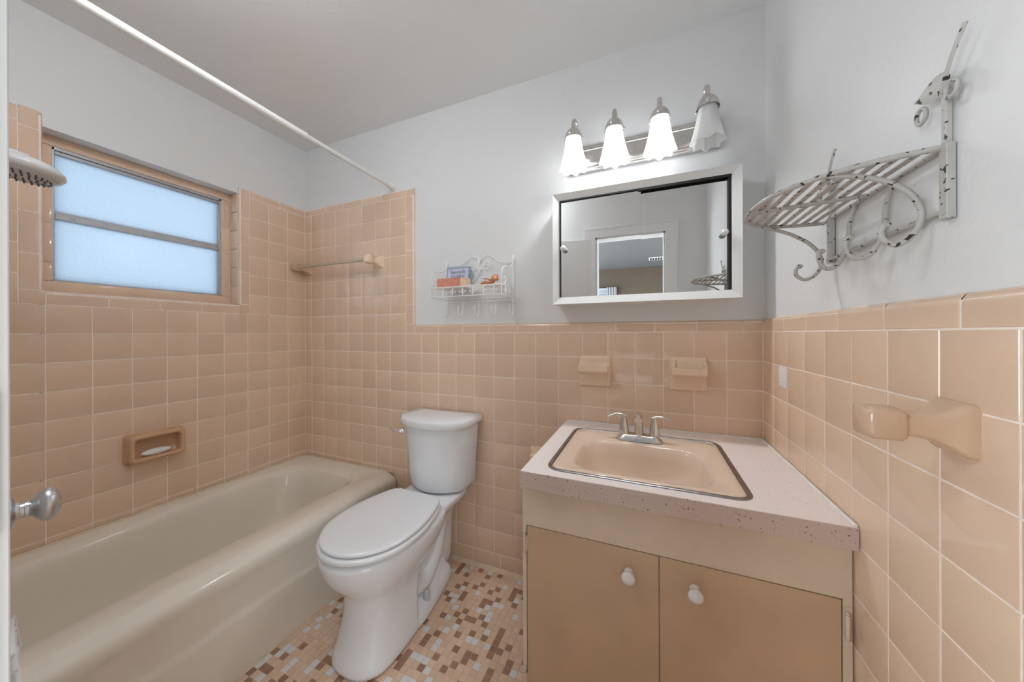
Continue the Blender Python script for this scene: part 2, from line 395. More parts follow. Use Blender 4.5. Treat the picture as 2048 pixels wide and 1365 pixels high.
for a, b in ((GW[2], 1.46), (1.46, 1.613), (1.613, 1.766), (1.766, GW[3])):
    st(Y0+.002, a, GW[0]-Y0-.002, b-a); st(GW[1], a, Y1-GW[1]-.002, b-a)
gl = MB().box(-PL-.001, -.0009, YF+.002, Y0-.006, .3, 1.99).box(-PL-.001, -.0009, Y1+.006, .008, .3, 1.985).box(-PL-.001, -.0009, Y0-.01, Y1+.01, .3, Z0-.006)
for a in ((Y0+.0005, Y1-.0005, Z0, GW[2]-.002), (Y0+.0005, Y1-.0005, GW[3]+.002, Z1-.001), (Y0+.0005, GW[0]-.002, GW[2], GW[3]), (GW[1]+.002, Y1-.0005, GW[2], GW[3])):
    gl.box(RX-.012, RX+.003, *a)
obj('grout', gl, M['grout'], wall_left)
# --- right wall
rt = lambda y, z, w_, h_, k='flat': put_tile(wall_right, (W, y, z), nY, UZ, w_, h_, k)
for j in range(12):
    for k in range(-1, -11, -1):
        if -(j+1)*P > -.575 and zk(k+1) < .73: continue
        rt(-j*P, zk(k), P, P)
    if -(j+1)*P < -.575: rt(-j*P, .004, P, zb-.004)
rj = [0, -.026] + [-.026-.1525*i-.026 for i in range(1, 12)]
rj = [0, -.034, -.188, -.341, -.494, -.647, -.800, -.953, -1.106, -1.259, -1.37]
for a, b in zip(rj, rj[1:]): rt(a, zk(0), a-b, CAP+.006, 'bull')
obj('grout', MB().box(W+.0009, W+PL+.001, YF+.002, .008, 0, zk(0)+CAP-.006), M['grout'], wall_right)
# plaster return strips on top of the tile edges, cream fillet at floor
fl = MB(); fl.loft([[(x, -.001, .018), (x, -.010, .004), (x, -.013, 0), (x, .001, 0)] for x in (.79, 1.745)])
obj('fillet', fl, M['cove'], wall_back)
# torn patch of plaster on the right wall and a chip over the lamp
pt = []
NP = 22
for i in range(NP):
    a = 2*PI*i/NP; c, s_ = math.cos(a), math.sin(a); q = 1/max(abs(c), abs(s_)); j = random.uniform(.90, 1.06)
    pt.append((-.187+.031*c*q*j, 1.037+.033*s_*q*j))
pm = MB().loft([[(W+.0005, y, z) for y, z in pt], [(W-.0016, y, z) for y, z in pt], [(W-.0022, -.187+(y+.187)*.86, 1.037+(z-1.037)*.88) for y, z in pt]], False, True)
tag(obj('plaster_patch', pm, mat('torn_white_plaster', (.80, .79, .79), .7, noise=(120, .12), bump=(150, .6, .004)), None, 30, origin=(W, -.187, 1.0)),
    'small ragged white plaster patch on the pink right wall tiles above the counter corner', 'patch')
ch = [(1.735+.008*math.cos(2*PI*i/9)*random.uniform(.6, 1.2), 2.272+.005*math.sin(2*PI*i/9)*random.uniform(.6, 1.3)) for i in range(9)]
obj('chip', MB().loft([[(x, PL+.001, z) for x, z in ch], [(x, PL-.0012, z) for x, z in ch]]), mat('chip_plaster', (.72, .70, .66), .8, noise=(80, .15)), wall_back)

# mosaic floor: pieces nearest the lens are parts, the rest one joined part
PM, MX, MY = .0258, 1.496-.0129, -.334-.0129
f_, cx_, cy_ = 642.1, 1031.84, 667.82
def px(p):
    d = Vector(p)-CAMP; r = Vector((math.cos(YAW), -math.sin(YAW), 0)); v = Vector((math.sin(YAW), math.cos(YAW), 0)); c = d.dot(v)
    return (cx_+f_*d.dot(r)/c, cy_-f_*d.z/c, c) if c > .05 else None
def mos_mesh(m):
    mb = MB(); a, b, h_ = .0002, PM-.0016, .0012
    mb.loft([[(0,0,-.003),(b,0,-.003),(b,b,-.003),(0,b,-.003)], [(0,0,-.0006),(b,0,-.0006),(b,b,-.0006),(0,b,-.0006)], [(.0008,.0008,0),(b-.0008,.0008,0),(b-.0008,b-.0008,0),(.0008,b-.0008,0)]], False, True)
    me = bpy.data.meshes.new('mosaic_tile'); me.from_pydata(mb.v, [], mb.f); me.materials.append(m)
    return me, mb
kinds = ['mos_peach', 'mos_speck', 'mos_brown', 'mos_white']
mm_ = {k: mos_mesh(M[k]) for k in kinds}
cells = []
rng = random.Random(11)
i0 = int((.79-MX)/PM)-1
for i in range(i0, i0+40):
    for j in range(-50, 14):
        x, y = MX+i*PM, MY+j*PM
        if x < .786 or x+PM > 1.772 and False: continue
        if x > 1.745 and y > -.60: continue
        if x > 2.47 or y+PM > -.004 or y < YF: continue
        k = rng.random(); kd = kinds[2] if k < .185 else kinds[3] if k < .31 else kinds[0] if k < .64 else kinds[1]
        p = px((x+PM/2, y+PM/2, 0)); vis = p and 0 < p[0] < 2060 and p[1] < 1385
        cells.append((p[2] if vis else 9+abs(y), i, j, x, y, kd))
cells.sort()
def blocked(x, y): return 1.0 < x < 1.25 and -.63 < y < 0
ind = [c for c in cells if c[0] < 9 and not blocked(c[3]+PM/2, c[4]+PM/2)][:300]; s_ind = set((c[1], c[2]) for c in ind)
rest = MB()
for c in cells:
    x, y, kd = c[3], c[4], c[5]
    if (c[1], c[2]) in s_ind:
        ob = bpy.data.objects.new('mosaic_tile', mm_[kd][0]); C.objects.link(ob); ob.parent = floor
        ob.matrix_basis = Matrix.Translation((x+.0008, y+.0008, rng.uniform(-.0002, .0002)))
    else:
        rest.cur = kinds.index(kd); rest.add([(v[0]+x+.0008, v[1]+y+.0008, v[2]) for v in mm_[kd][1].v], mm_[kd][1].f)
ro = obj('mosaic_tiles', rest, [M[k] for k in kinds], floor, 0); ro['kind'] = 'stuff'

# ---------------------------------------------------------------- window
win = thing('window_1', (-.11, -.69, 1.38), None, None); win['kind'] = 'structure'
y0, y1, z0, z1 = GW; WX0, WX1 = -.125, -.086
fr = MB()
for a in ((y0-.003, y1+.003, z0-.003, z0+.006), (y0-.003, y1+.003, z1-.012, z1+.003), (y0-.003, y0+.006, z0, z1), (y1-.009, y1+.003, z0, z1)): fr.rbox(WX0, WX1+.004, *a, .0012)
obj('frame', fr, M['alu'], win)
sash = obj('sash_rail', MB().rbox(-.11, WX1+.002, y0+.006, y1-.009, 1.634, 1.657, .002).rbox(-.112, WX1-.004, y0+.006, y1-.009, 1.657, 1.666, .001), M['alu'], win)
obj('head_rail', MB().rbox(-.115, WX1-.002, y0+.006, y1-.009, z1-.026, z1-.012, .0015), M['alu'], win)
zz = [(WX1+.0026, -.91+.0035*i, 1.641+(.008 if i in (1, 3) else .002 if i == 2 else 0)) for i in range(5)]
obj('maker_mark', MB().tube(zz, .0007, 5), M['dark'], sash)
obj('pane', MB().box(-.102, -.098, y0+.004, y1-.006, 1.664, z1-.026), M['pane'], win)
obj('pane', MB().box(-.102, -.098, y0+.004, y1-.006, z0+.005, 1.636), M['pane'], win)

# ---------------------------------------------------------------- door, casing and the bedroom behind the lens
hx, hy = DX0+.001, YF+.006; ang = math.radians(10.3)
du = Vector((-math.cos(ang), math.sin(ang), 0)); dn = Vector((math.sin(ang), math.cos(ang), 0))
def dp(s, n, z): return tuple(Vector((hx, hy, z)) + du*s + dn*n)
def dbox(s0, s1, n0, n1, z0_, z1_):
    mb = MB(); vs = [dp(s, n, z) for s in (s0, s1) for n in (n0, n1) for z in (z0_, z1_)]
    return mb.add(vs, [(0,1,3,2),(4,6,7,5),(0,4,5,1),(2,3,7,6),(0,2,6,4),(1,5,7,3)])
door = thing('door_1', (hx, hy, 0), None, None); door['kind'] = 'structure'
DW = .575
lf = dbox(0, DW, -.004, 0, .012, DZ-.012)
# leaf: raised frame around a slightly lower field on the far face, so that it stays a slab about 34 mm thick
lf = dbox(.02, DW, -.034, 0, .012, DZ-.012)
obj('leaf', lf, M['door_paint'], door)
kz = .902; kc = Vector(dp(.535, 0, kz))
kn = MB().lathe([(.0, -.001), (.031, -.001), (.031, .002), (.029, .0035), (.026, .0042), (.0245, .007), (.019, .009), (.0135, .0105), (.0125, .0145), (.0112, .015), (.0112, .019), (.0125, .0195), (.0125, .0235), (.0115, .0245), (.0135, .0275), (.0195, .031), (.0245, .037), (.0260, .043), (.0245, .049), (.018, .0545), (.009, .0572), (0, .058)], kc, dn, 28, False, False)
kn.v = [tuple(kc + (Vector(v)-kc) - dn*((Vector(v)-kc).dot(dn)*.12)) for v in kn.v]
obj('knob', kn, M['satin'], door)
for hz in (.25, 1.05, 1.75): obj('hinge', MB().lathe([(.005, 0), (.005, .09)], dp(-.004, -.004, hz), (0,0,1), 10), M['door_paint'], door)
# small white rack of three bars screwed low on the leaf, seen almost edge-on
lb = MB()
for q in range(3):
    z_ = .735-.023*q; n_ = .0085+.0022*q
    lb.add([dp(s_, n, z) for s_ in (.44, .545) for n in (.0, n_) for z in (z_-.004, z_)], [(0,1,3,2),(4,6,7,5),(0,4,5,1),(2,3,7,6),(0,2,6,4),(1,5,7,3)])
lb.tube([dp(.546, .0082, .738), dp(.546, .0135, .685)], .0014, 6)
for z_ in (.724, .701): lb.ball(dp(.53, .007, z_), .004, n=8, m=5)
obj('rack', lb, M['rod'], door)
cs = [(1.615, DX0, 0, DZ), (DX1, 2.300, 0, DZ), (1.615, 2.300, DZ, 2.03)]
for i, (a, b, c_, d_) in enumerate(cs):
    t = MB().rbox(a, b, YF-.001, YF+.0119, c_, d_, .001)
    if i < 2: t.rbox((a+.006) if i == 0 else (b-.022), (a+.022) if i == 0 else (b-.006), YF+.0105, YF+.016, c_, d_, .002) if i else None
    else: t.rbox(a, b, YF+.0105, YF+.016, d_-.022, d_-.006, .002)
    struct('trim_%d' % (i+1), t, M['door_paint'])
struct('trim_4', MB().box(DX0, DX0+.012, YF-.112, YF, 0, DZ).box(DX1-.012, DX1, YF-.112, YF, 0, DZ).box(DX0, DX1, YF-.112, YF, DZ-.012, DZ), M['door_paint'])
BX0, BX1, BY0, BZ = -.2, 3.6, -5.30, 2.44; BYF = YF-.12
struct('floor_bedroom', MB().box(BX0, BX1, BY0, BYF, -.06, -.002), M['bed_floor'])
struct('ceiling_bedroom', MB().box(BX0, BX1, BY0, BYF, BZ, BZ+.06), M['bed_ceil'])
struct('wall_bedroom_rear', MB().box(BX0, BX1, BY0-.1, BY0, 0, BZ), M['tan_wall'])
struct('wall_bedroom_left', MB().box(BX0-.1, BX0, BY0, BYF, 0, BZ), M['plaster'])
struct('wall_bedroom_right', MB().box(BX1, BX1+.1, BY0, BYF, 0, BZ), M['plaster'])
struct('wall_bedroom_front', MB().box(BX0, -.16, BYF-.0, BYF+.1, 0, BZ).box(W+.12, BX1, BYF, BYF+.1, 0, BZ).box(-.2, 2.7, BYF, BYF+.1, H+.06, BZ+.02), M['plaster'])
bl = thing('window_blind', (1.05, BY0+.03, 1.2), 'grey slatted window blind hung low on the tan wall, seen in the mirror', 'blind')
for q in range(9): obj('slat', MB().box(.85, 1.36, BY0+.012, BY0+.034, 2.045-.035*q-.026, 2.045-.035*q), M['blind'], bl)
obj('headrail', MB().rbox(.85, 1.36, BY0+.01, BY0+.04, 2.046, 2.07, .003), M['blind'], bl)
cu = MB(); a_ = []
for q in range(41):
    t = q/40; a_.append((1.36+.19*t, BY0+.06+.018*math.sin(t*2*PI*4), 0))
cu.loft([[(x, y, z) for x, y, _ in a_] for z in (1.9, 2.075)] , False, False, closed=False)
cu.loft([[(x, y+.004, z) for x, y, _ in a_] for z in (1.9, 2.075)], False, False, closed=False)
tag(obj('curtain', cu, M['curtain'], None, 60, origin=(1.46, BY0+.06, 1.9)), 'grey pleated curtain beside the blind, reflected in the mirror', 'curtain')
vt = thing('ceiling_vent', (2.24, -4.6, BZ), 'slotted vent in the bedroom ceiling, reflected in the right mirror door', 'vent')
obj('frame', MB().rbox(2.12, 2.40, -4.72, -4.52, BZ-.008, BZ, .002), M['white_metal'], vt)
for q in range(6): obj('slot', MB().box(2.14+.04*q, 2.166+.04*q, -4.70, -4.54, BZ-.0095, BZ-.0075), M['dark'], vt)
# two unseen windows added in the bedroom side walls; their area lights fill the bathroom
for n_, xw, sg, ya, yb, en in (('fill_window_2', BX0, 1, -5.0, -2.2, FILL_L), ('fill_window_3', BX1, -1, -5.0, -2.2, FILL_R)):
    w2 = thing(n_, (xw, (ya+yb)/2, .5), None, None); w2['kind'] = 'structure'
    wf2 = MB(); za, zb_ = .45, 1.95
    for a in ((ya-.06, ya, za-.06, zb_+.06), (yb, yb+.06, za-.06, zb_+.06), (ya, yb, zb_, zb_+.06), (ya, yb, za-.06, za), ((ya+yb)/2-.02, (ya+yb)/2+.02, za, zb_)): wf2.rbox(xw-.01, xw+.03*sg if sg > 0 else xw+.01, *a, .004) if sg > 0 else wf2.rbox(xw-.03, xw+.01, *a, .004)
    obj('frame', wf2, M['white_metal'], w2)
    ld = bpy.data.lights.new('window_fill', 'AREA'); ld.shape = 'RECTANGLE'; ld.size = zb_-za; ld.size_y = yb-ya; ld.energy = en; ld.color = FILL_COL
    lo = bpy.data.objects.new('window_fill', ld); C.objects.link(lo); lo.location = (xw+.012*sg, (ya+yb)/2, (za+zb_)/2); lo.rotation_euler = (0, -sg*PI/2, 0)

cg = thing('fill_lamp', (1.10, -1.13, H), 'added round white fill globe on the bathroom ceiling, out of view', 'lamp')  # globe added out of view to brighten the lower part of the bathroom
obj('fill_lamp_pan', MB().lathe([(.10, 0), (.10, -.012), (.085, -.02), (.05, -.03)], (1.10, -1.13, H), (0,0,1), 24), M['white_metal'], cg)
obj('globe', MB().lathe([(.05, -.022), (.095, -.035), (.122, -.06), (.13, -.085), (.122, -.112), (.095, -.135), (.05, -.149), (0, -.153)], (1.10, -1.13, H), (0,0,1), 24), mat('added_fill_globe', (1, 1, 1), .4, emit=((.94, .98, 1.0), CEIL_FILL), noise=(3, .001)), cg, 60)

# ---------------------------------------------------------------- bathtub
def ring(x0, x1, y0_, y1_, r, z, n=7): return [(x, y, z) for x, y in rrect(x0, x1, y0_, y1_, r, n)]
TY0, TY1 = YF+.004, -.003
prof = [(.784, 0, .012), (.780, .10, .012), (.7775, .186, .014), (.7765, .196, .014), (.7735, .204, .014), (.7712, .213, .014), (.7705, .225, .014), (.7705, .312, .016), (.7718, .321, .018), (.7735, .334, .02), (.7725, .352, .026), (.768, .364, .032), (.758, .3735, .036), (.735, .3815, .04), (.726, .3855, .04), (.718, .3872, .04)]
rings = [ring(.004, xo, TY0, TY1, r, z) for xo, z, r in prof]
rings.append(ring(.008, .700, TY0+.01, TY1-.006, .04, .3875))
for ins, z, r in ((0, .379, .115), (.006, .375, .115), (.015, .364, .115), (.022, .34, .115), (.03, .28, .115), (.045, .18, .11), (.06, .12, .11), (.085, .085, .10), (.13, .068, .08), (.19, .062, .06)):
    k = 1.9 if z < .37 else 1
    rings.append(ring(.064+ins, .612-ins, TY0+.09+ins, -.088-ins*k, r, z))
tub = obj('bathtub', MB().loft(rings, True, True), M['tub'], None, 32, origin=(.39, -.8, 0))
tag(tub, 'beige enamel bathtub built in along the left wall under the window', 'bathtub')
cl = MB().tube([(.006, YF+.002, .3895), (.006, -.006, .3895), (.745, -.006, .390)], .004, 6)
obj('caulk', cl, M['cove'], tub)
obj('floor_caulk', MB().tube([(.787, YF+.002, .002), (.787, -.006, .002)], .004, 6), M['cove'], tub)

# ---------------------------------------------------------------- toilet
TX = 1.122
toilet = thing('toilet', (TX, -.36, 0), 'white two-piece toilet with closed lid between the tub and the vanity', 'toilet')
def sect(ctrl, z, n=40, dz=None):
    """ctrl: half outline (y, half width) from back to front; mirrored, smoothed closed loop"""
    pts = [Vector((wd, y, 0)) for y, wd in ctrl] + [Vector((-wd, y, 0)) for y, wd in reversed(ctrl) if wd > 1e-6]
    if ctrl[0][1] < 1e-6: pass
    cp = catmull(pts, 10, True)
    # resample by arc length
    L_ = [0]
    for a, b in zip(cp, cp[1:]+cp[:1]): L_.append(L_[-1]+(b-a).length)
    tot = L_[-1]; out = []; k = 0
    for i in range(n):
        s_ = tot*i/n
        while L_[k+1] < s_: k += 1
        t = (s_-L_[k])/max(1e-9, L_[k+1]-L_[k]); a = cp[k]; b = cp[(k+1) % len(cp)]; q = a+(b-a)*t
        out.append((TX+q.x, q.y, z + (dz(q.y) if dz else 0)))
    return out
def egg(yb, yf, wd, wb, ym=None):
    ym = ym if ym is not None else yb+(yf-yb)*.52
    return [(yb, wb*.55), (yb-.004, wb), (yb+(ym-yb)*.5, wb+(wd-wb)*.72), (ym, wd), (ym+(yf-ym)*.45, wd*.93), (ym+(yf-ym)*.75, wd*.70), (ym+(yf-ym)*.94, wd*.36), (yf, .0)]
# front column and bowl
B_ = [
 (0.000, [(-.385,.06),(-.39,.116),(-.44,.125),(-.52,.126),(-.590,.116),(-.630,.084),(-.647,.04),(-.651,0)]),
 (0.012, [(-.385,.06),(-.39,.116),(-.44,.125),(-.52,.126),(-.590,.116),(-.630,.084),(-.647,.04),(-.651,0)]),
 (0.060, [(-.388,.06),(-.393,.111),(-.44,.117),(-.51,.117),(-.576,.105),(-.613,.074),(-.629,.035),(-.633,0)]),
 (0.130, [(-.388,.06),(-.393,.107),(-.44,.110),(-.50,.108),(-.560,.096),(-.594,.066),(-.609,.031),(-.613,0)]),
 (0.203, [(-.380,.06),(-.385,.105),(-.43,.107),(-.50,.106),(-.554,.094),(-.587,.064),(-.602,.030),(-.606,0)]),
 (0.243, [(-.350,.07),(-.36,.105),(-.42,.110),(-.50,.109),(-.556,.097),(-.590,.066),(-.606,.031),(-.610,0)]),
 (0.272, [(-.315,.08),(-.33,.114),(-.40,.126),(-.50,.126),(-.570,.110),(-.611,.074),(-.629,.034),(-.633,0)]),
 (0.306, [(-.275,.085),(-.295,.128),(-.385,.150),(-.49,.151),(-.584,.130),(-.637,.085),(-.658,.038),(-.663,0)]),
 (0.342, [(-.240,.09),(-.265,.138),(-.365,.166),(-.48,.169),(-.594,.143),(-.656,.093),(-.680,.043),(-.686,0)]),
 (0.380, [(-.225,.10),(-.25,.145),(-.36,.174),(-.48,.178),(-.600,.150),(-.666,.098),(-.692,.045),(-.698,0)]),
 (0.413, [(-.225,.10),(-.25,.146),(-.36,.175),(-.48,.179),(-.601,.151),(-.668,.099),(-.694,.045),(-.700,0)]),
 (0.421, [(-.228,.09),(-.255,.14),(-.36,.169),(-.48,.173),(-.598,.146),(-.662,.095),(-.687,.043),(-.693,0)])]
bm_ = MB().loft([sect(c, z, 56) for z, c in B_], True, True)
# rear foot, rear column, deck under the tank
F_ = [(0.0, [(-.088,.04),(-.094,.070),(-.13,.085),(-.20,.100),(-.30,.116),(-.40,.123),(-.46,.09),(-.47,0)]),
      (.012, [(-.088,.04),(-.094,.071),(-.13,.086),(-.20,.101),(-.30,.117),(-.40,.123),(-.46,.09),(-.47,0)]),
      (.040, [(-.091,.038),(-.097,.066),(-.13,.081),(-.20,.096),(-.30,.112),(-.40,.119),(-.46,.09),(-.47,0)]),
      (.052, [(-.095,.034),(-.102,.060),(-.13,.074),(-.20,.089),(-.30,.105),(-.40,.112),(-.46,.09),(-.47,0)]),
      (.058, [(-.098,.028),(-.106,.048),(-.13,.058),(-.20,.068),(-.30,.076),(-.40,.086),(-.46,.07),(-.47,0)]),
      (.072, [(-.10,.024),(-.108,.040),(-.13,.046),(-.20,.052),(-.30,.056),(-.40,.072),(-.46,.06),(-.47,0)]),
      (.15, [(-.09,.022),(-.098,.036),(-.13,.042),(-.19,.046),(-.30,.050),(-.40,.068),(-.46,.06),(-.47,0)])]
K_ = [(0.0, [(-.030,.020),(-.036,.036),(-.07,.042),(-.12,.044),(-.17,.044),(-.22,.040),(-.25,.03),(-.26,0)]),
      (.15, [(-.034,.020),(-.040,.036),(-.07,.042),(-.12,.044),(-.19,.046),(-.28,.046),(-.34,.04),(-.35,0)]),
      (.27, [(-.036,.022),(-.042,.040),(-.08,.048),(-.14,.052),(-.22,.060),(-.34,.080),(-.42,.07),(-.43,0)]),
      (.33, [(-.040,.036),(-.046,.062),(-.09,.074),(-.18,.082),(-.29,.092),(-.38,.10),(-.43,.07),(-.44,0)]),
      (.378, [(-.040,.08),(-.046,.118),(-.10,.128),(-.19,.130),(-.29,.128),(-.38,.11),(-.43,.07),(-.44,0)]),
      (.400, [(-.038,.09),(-.044,.130),(-.10,.140),(-.19,.142),(-.27,.138),(-.36,.11),(-.42,.07),(-.43,0)]),
      (.418, [(-.038,.09),(-.044,.130),(-.10,.140),(-.19,.142),(-.27,.136),(-.35,.11),(-.41,.07),(-.42,0)]),
      (.424, [(-.044,.08),(-.050,.122),(-.10,.132),(-.19,.134),(-.265,.126),(-.34,.10),(-.40,.06),(-.41,0)])]
bm_.loft([sect(c, z, 48) for z, c in K_], True, True)
bm_.loft([sect(c, z, 48) for z, c in F_], True, True)
for sx in (1, -1):     # trapway bulge on both flanks
    tp = catmull([(TX+sx*.046, -.40, .19), (TX+sx*.046, -.365, .130), (TX+sx*.046, -.31, .098), (TX+sx*.042, -.25, .112), (TX+sx*.036, -.19, .165), (TX+sx*.030, -.15, .23), (TX+sx*.028, -.12, .31)], 6)
    bm_.tube(tp, [.034+.006*math.sin(PI*i/(len(tp)-1)) for i in range(len(tp))], 14)
bowl = obj('bowl', bm_, M['china'], toilet, 60, sub=1)
for sx in (1, -1):
    obj('bolt_cap', MB().lathe([(.0145, .046), (.0145, .062), (.0128, .080), (.0100, .089), (.0045, .093), (0, .0935)], (TX+sx*.093, -.318, 0), (0,0,1), 16, True, False), M['rubber'], toilet)
seat = MB()
S = [(.4210, -.020), (.4240, -.012), (.4265, -.002), (.4285, .004), (.4345, .0055), (.4415, .005), (.4445, .001), (.4452, -.008)]
seat.loft([sect(egg(-.272, -.698-o_, .180+o_, .128+o_, -.47), z, 56) for z, o_ in S])
obj('seat', seat, M['seat'], toilet, 50)
lid = MB()
S = [(.4452, -.020), (.4475, -.012), (.4495, -.002), (.4512, .002), (.4565, .003), (.4605, .0005), (.463, -.006), (.4645, -.02)]
rg = [sect(egg(-.268, -.692-o_, .176+o_, .124+o_, -.47), z, 56) for z, o_ in S]
c0 = Vector((TX, -.46, 0))
for k_, dz in ((.62, .0012), (.25, .0016)): rg.append([(c0.x+(p[0]-c0.x)*k_, c0.y+(p[1]-c0.y)*k_, .4645+dz) for p in rg[-1-(0 if k_ == .62 else 0)]])
lid.loft(rg)
obj('lid', lid, M['seat'], toilet, 50)
# tank
TKX = 1.124
def tank_ring(hw, yb, yf, z, bow, ch, n=9):
    """D-shaped plan: flat back, chamfered front corners, bowed front"""
    pts = [(hw, yb), (hw, yb+(yf-yb)*.55)]
    pts += [(hw-ch*.25, yb+(yf-yb)*.8), (hw-ch, yf)]
    for i in range(1, n): t = i/n; x = (hw-ch)*(1-2*t); pts.append((x, yf-bow*(1-(x/(hw-ch))**2)))
    pts += [(-hw+ch, yf), (-hw+ch*.25, yb+(yf-yb)*.8), (-hw, yb+(yf-yb)*.55), (-hw, yb)]
    return [(TKX+x, y, z) for x, y in pts]
tk = MB().loft([tank_ring(.118, -.03, -.150, .424, .028, .035), tank_ring(.150, -.024, -.168, .434, .034, .045), tank_ring(.1585, -.022, -.175, .452, .036, .045), tank_ring(.160, -.022, -.178, .50, .036, .045), tank_ring(.1655, -.022, -.183, .60, .036, .045), tank_ring(.174, -.022, -.188, .70, .036, .045), tank_ring(.178, -.022, -.190, .735, .036, .045)])
obj('tank', tk, M['china'], toilet, 40)
tl = MB().loft([tank_ring(.182, -.020, -.194, .733, .038, .046), tank_ring(.190, -.014, -.203, .738, .040, .047), tank_ring(.1935, -.012, -.207, .746, .041, .048), tank_ring(.194, -.012, -.208, .766, .041, .048), tank_ring(.191, -.014, -.205, .7735, .041, .048), tank_ring(.183, -.020, -.197, .7775, .041, .046), tank_ring(.12, -.06, -.15, .7795, .03, .03)])
obj('tank_lid', tl, M['china'], toilet, 50)
lv = MB().lathe([(.0, 0), (.015, 0), (.0165, .004), (.0145, .010), (.010, .015), (.008, .020), (0, .021)], (.972, -.183, .702), (-.5, -1, 0), 18)
lv.tube(catmull([(.965, -.197, .701), (.952, -.199, .696), (.925, -.196, .702), (.898, -.192, .710)], 5), [(.0035 + .003*min(1, i/9), .006) for i in range(16)], 10)
obj('flush_lever', lv, M['chrome'], toilet, 50)

# ---------------------------------------------------------------- vanity
VX0, VX1 = 1.742, W-.002; VF = -.555; VT = .7345
van = thing('vanity_cabinet', (2.1, -.28, 0), 'tan painted two-door vanity cabinet in the corner under the pink countertop', 'cabinet')
body = MB().box(VX0, VX0+.018, VF+.018, -.016, 0, VT).box(VX1-.018, VX1, VF+.018, -.016, .0, VT).box(VX0+.018, VX1-.018, -.03, -.016, 0, VT).box(VX0+.018, VX1-.018, VF+.02, -.03, .085, .10)
obj('carcass', body, M['cab_frame'], van)
DZ0, DZ1 = .07, .6175; DXA, DXB, DXC = 1.7535, 2.1075, 2.4590
ff = MB().box(VX0, DXA, VF, VF+.018, 0, VT).box(DXC, VX1, VF, VF+.018, 0, VT).box(DXA, DXC, VF, VF+.018, DZ1, VT).box(DXA, DXC, VF, VF+.018, 0, DZ0).box(DXB-.02, DXB+.02, VF+.006, VF+.018, DZ0, DZ1)
obj('face_frame', ff, M['cab_frame'], van)
for a, b, kx in ((DXA+.0022, DXB-.0012, 2.035), (DXB+.0012, DXC-.0022, 2.185)):
    d = obj('door', MB().rbox(a, b, VF-.0008, VF+.016, DZ0+.002, DZ1-.0022, .001), M['cab_door'], van)
    obj('knob', MB().lathe([(.011, 0), (.0085, .006), (.008, .012), (.013, .017), (.0165, .022), (.0165, .026), (.013, .030), (.006, .0315), (0, .032)], (kx, VF-.0008, .5575), (0,-1,0), 20, True, False), M['knobp'], d)
    left = kx < 2.1
    for hz in (.565, .165):
        xh = DXA-.0045 if left else DXC+.006
        hb = MB().lathe([(.0035, -.024), (.0042, -.022), (.0042, .022), (.0035, .024)], (xh, VF-.005, hz), (0,0,1), 10)
        hb.ball((xh, VF-.005, hz+.027), .0032).ball((xh, VF-.005, hz-.027), .0032)
        x2 = (a+.001, xh) if left else (xh, b-.001)
        hb.rbox(min(x2[0], xh), max(x2[0], x2[1]), VF-.003, VF-.0006, hz-.022, hz+.022, .0006)
        hb.lathe([(.0055, 0), (.0055, .0025)], (xh-.002 if left else xh+.003, VF-.0002, hz+.034), (0,-1,0), 12).lathe([(.0055, 0), (.0055, .0025)], (xh-.002 if left else xh+.003, VF-.0002, hz-.034), (0,-1,0), 12)
        obj('hinge', hb, M['cab_frame'], d)
CT, CB, CF = .7815, .7350, -.577
SX0, SX1, SY0, SY1 = 1.803, 2.318, -.541, -.094
ctop = MB()
def rr(x0, x1, y0_, y1_, r, z): return [(x, y, z) for x, y in rrect(x0, x1, y0_, y1_, r, 6)]
ctop.loft([rr(SX0+.012, SX1-.012, SY0+.012, SY1-.012, .034, CB), rr(VX0+.001, W-.0015, CF+.001, -.0015, .002, CB), rr(VX0+.001, W-.0015, CF+.001, -.0015, .002, CT-.0014), rr(VX0+.001, W-.002, CF+.0012, -.002, .002, CT), rr(SX0+.006, SX1-.006, SY0+.006, SY1-.006, .04, CT), rr(SX0+.012, SX1-.012, SY0+.012, SY1-.012, .034, CB)], False, False)
ct = obj('countertop', ctop, M['counter'], None, 30, origin=(2.1, -.29, CB))
tag(ct, 'pink speckled laminate countertop around the sink, on the tan vanity', 'countertop')
obj('edge_band', MB().box(VX0, W-.0015, CF, CF+.001, CB-.0005, CT-.0014).box(VX0, VX0+.001, CF+.001, -.0015, CB-.0005, CT-.0014), M['edge'], ct)['label'] = 'darker brown pink laminate edge'
obj('caulk', MB().tube([(1.745, -.005, CT+.002), (W-.006, -.005, CT+.002)], .0045, 6).tube([(W-.005, -.004, CT+.002), (W-.005, CF+.004, CT+.002)], [.0055, .004], 6), M['caulk'], ct)
snk = thing('sink', (2.06, -.32, CT), 'peach rectangular sink with dark steel rim set in the pink countertop', 'sink')
g_ = .0125
obj('rim', MB().loft([rr(SX0, SX1, SY0, SY1, .046, CT), rr(SX0+.001, SX1-.001, SY0+.001, SY1-.001, .045, CT+.0022), rr(SX0+.004, SX1-.004, SY0+.004, SY1-.004, .042, CT+.0036), rr(SX0+g_-.002, SX1-g_+.002, SY0+g_-.002, SY1-g_+.002, .034, CT+.0032), rr(SX0+g_, SX1-g_, SY0+g_, SY1-g_, .033, CT+.001)], False, False), M['steel'], snk)
def bas(x0, x1, yb, yf, r, z): return rr(x0, x1, yf, yb, r, z)
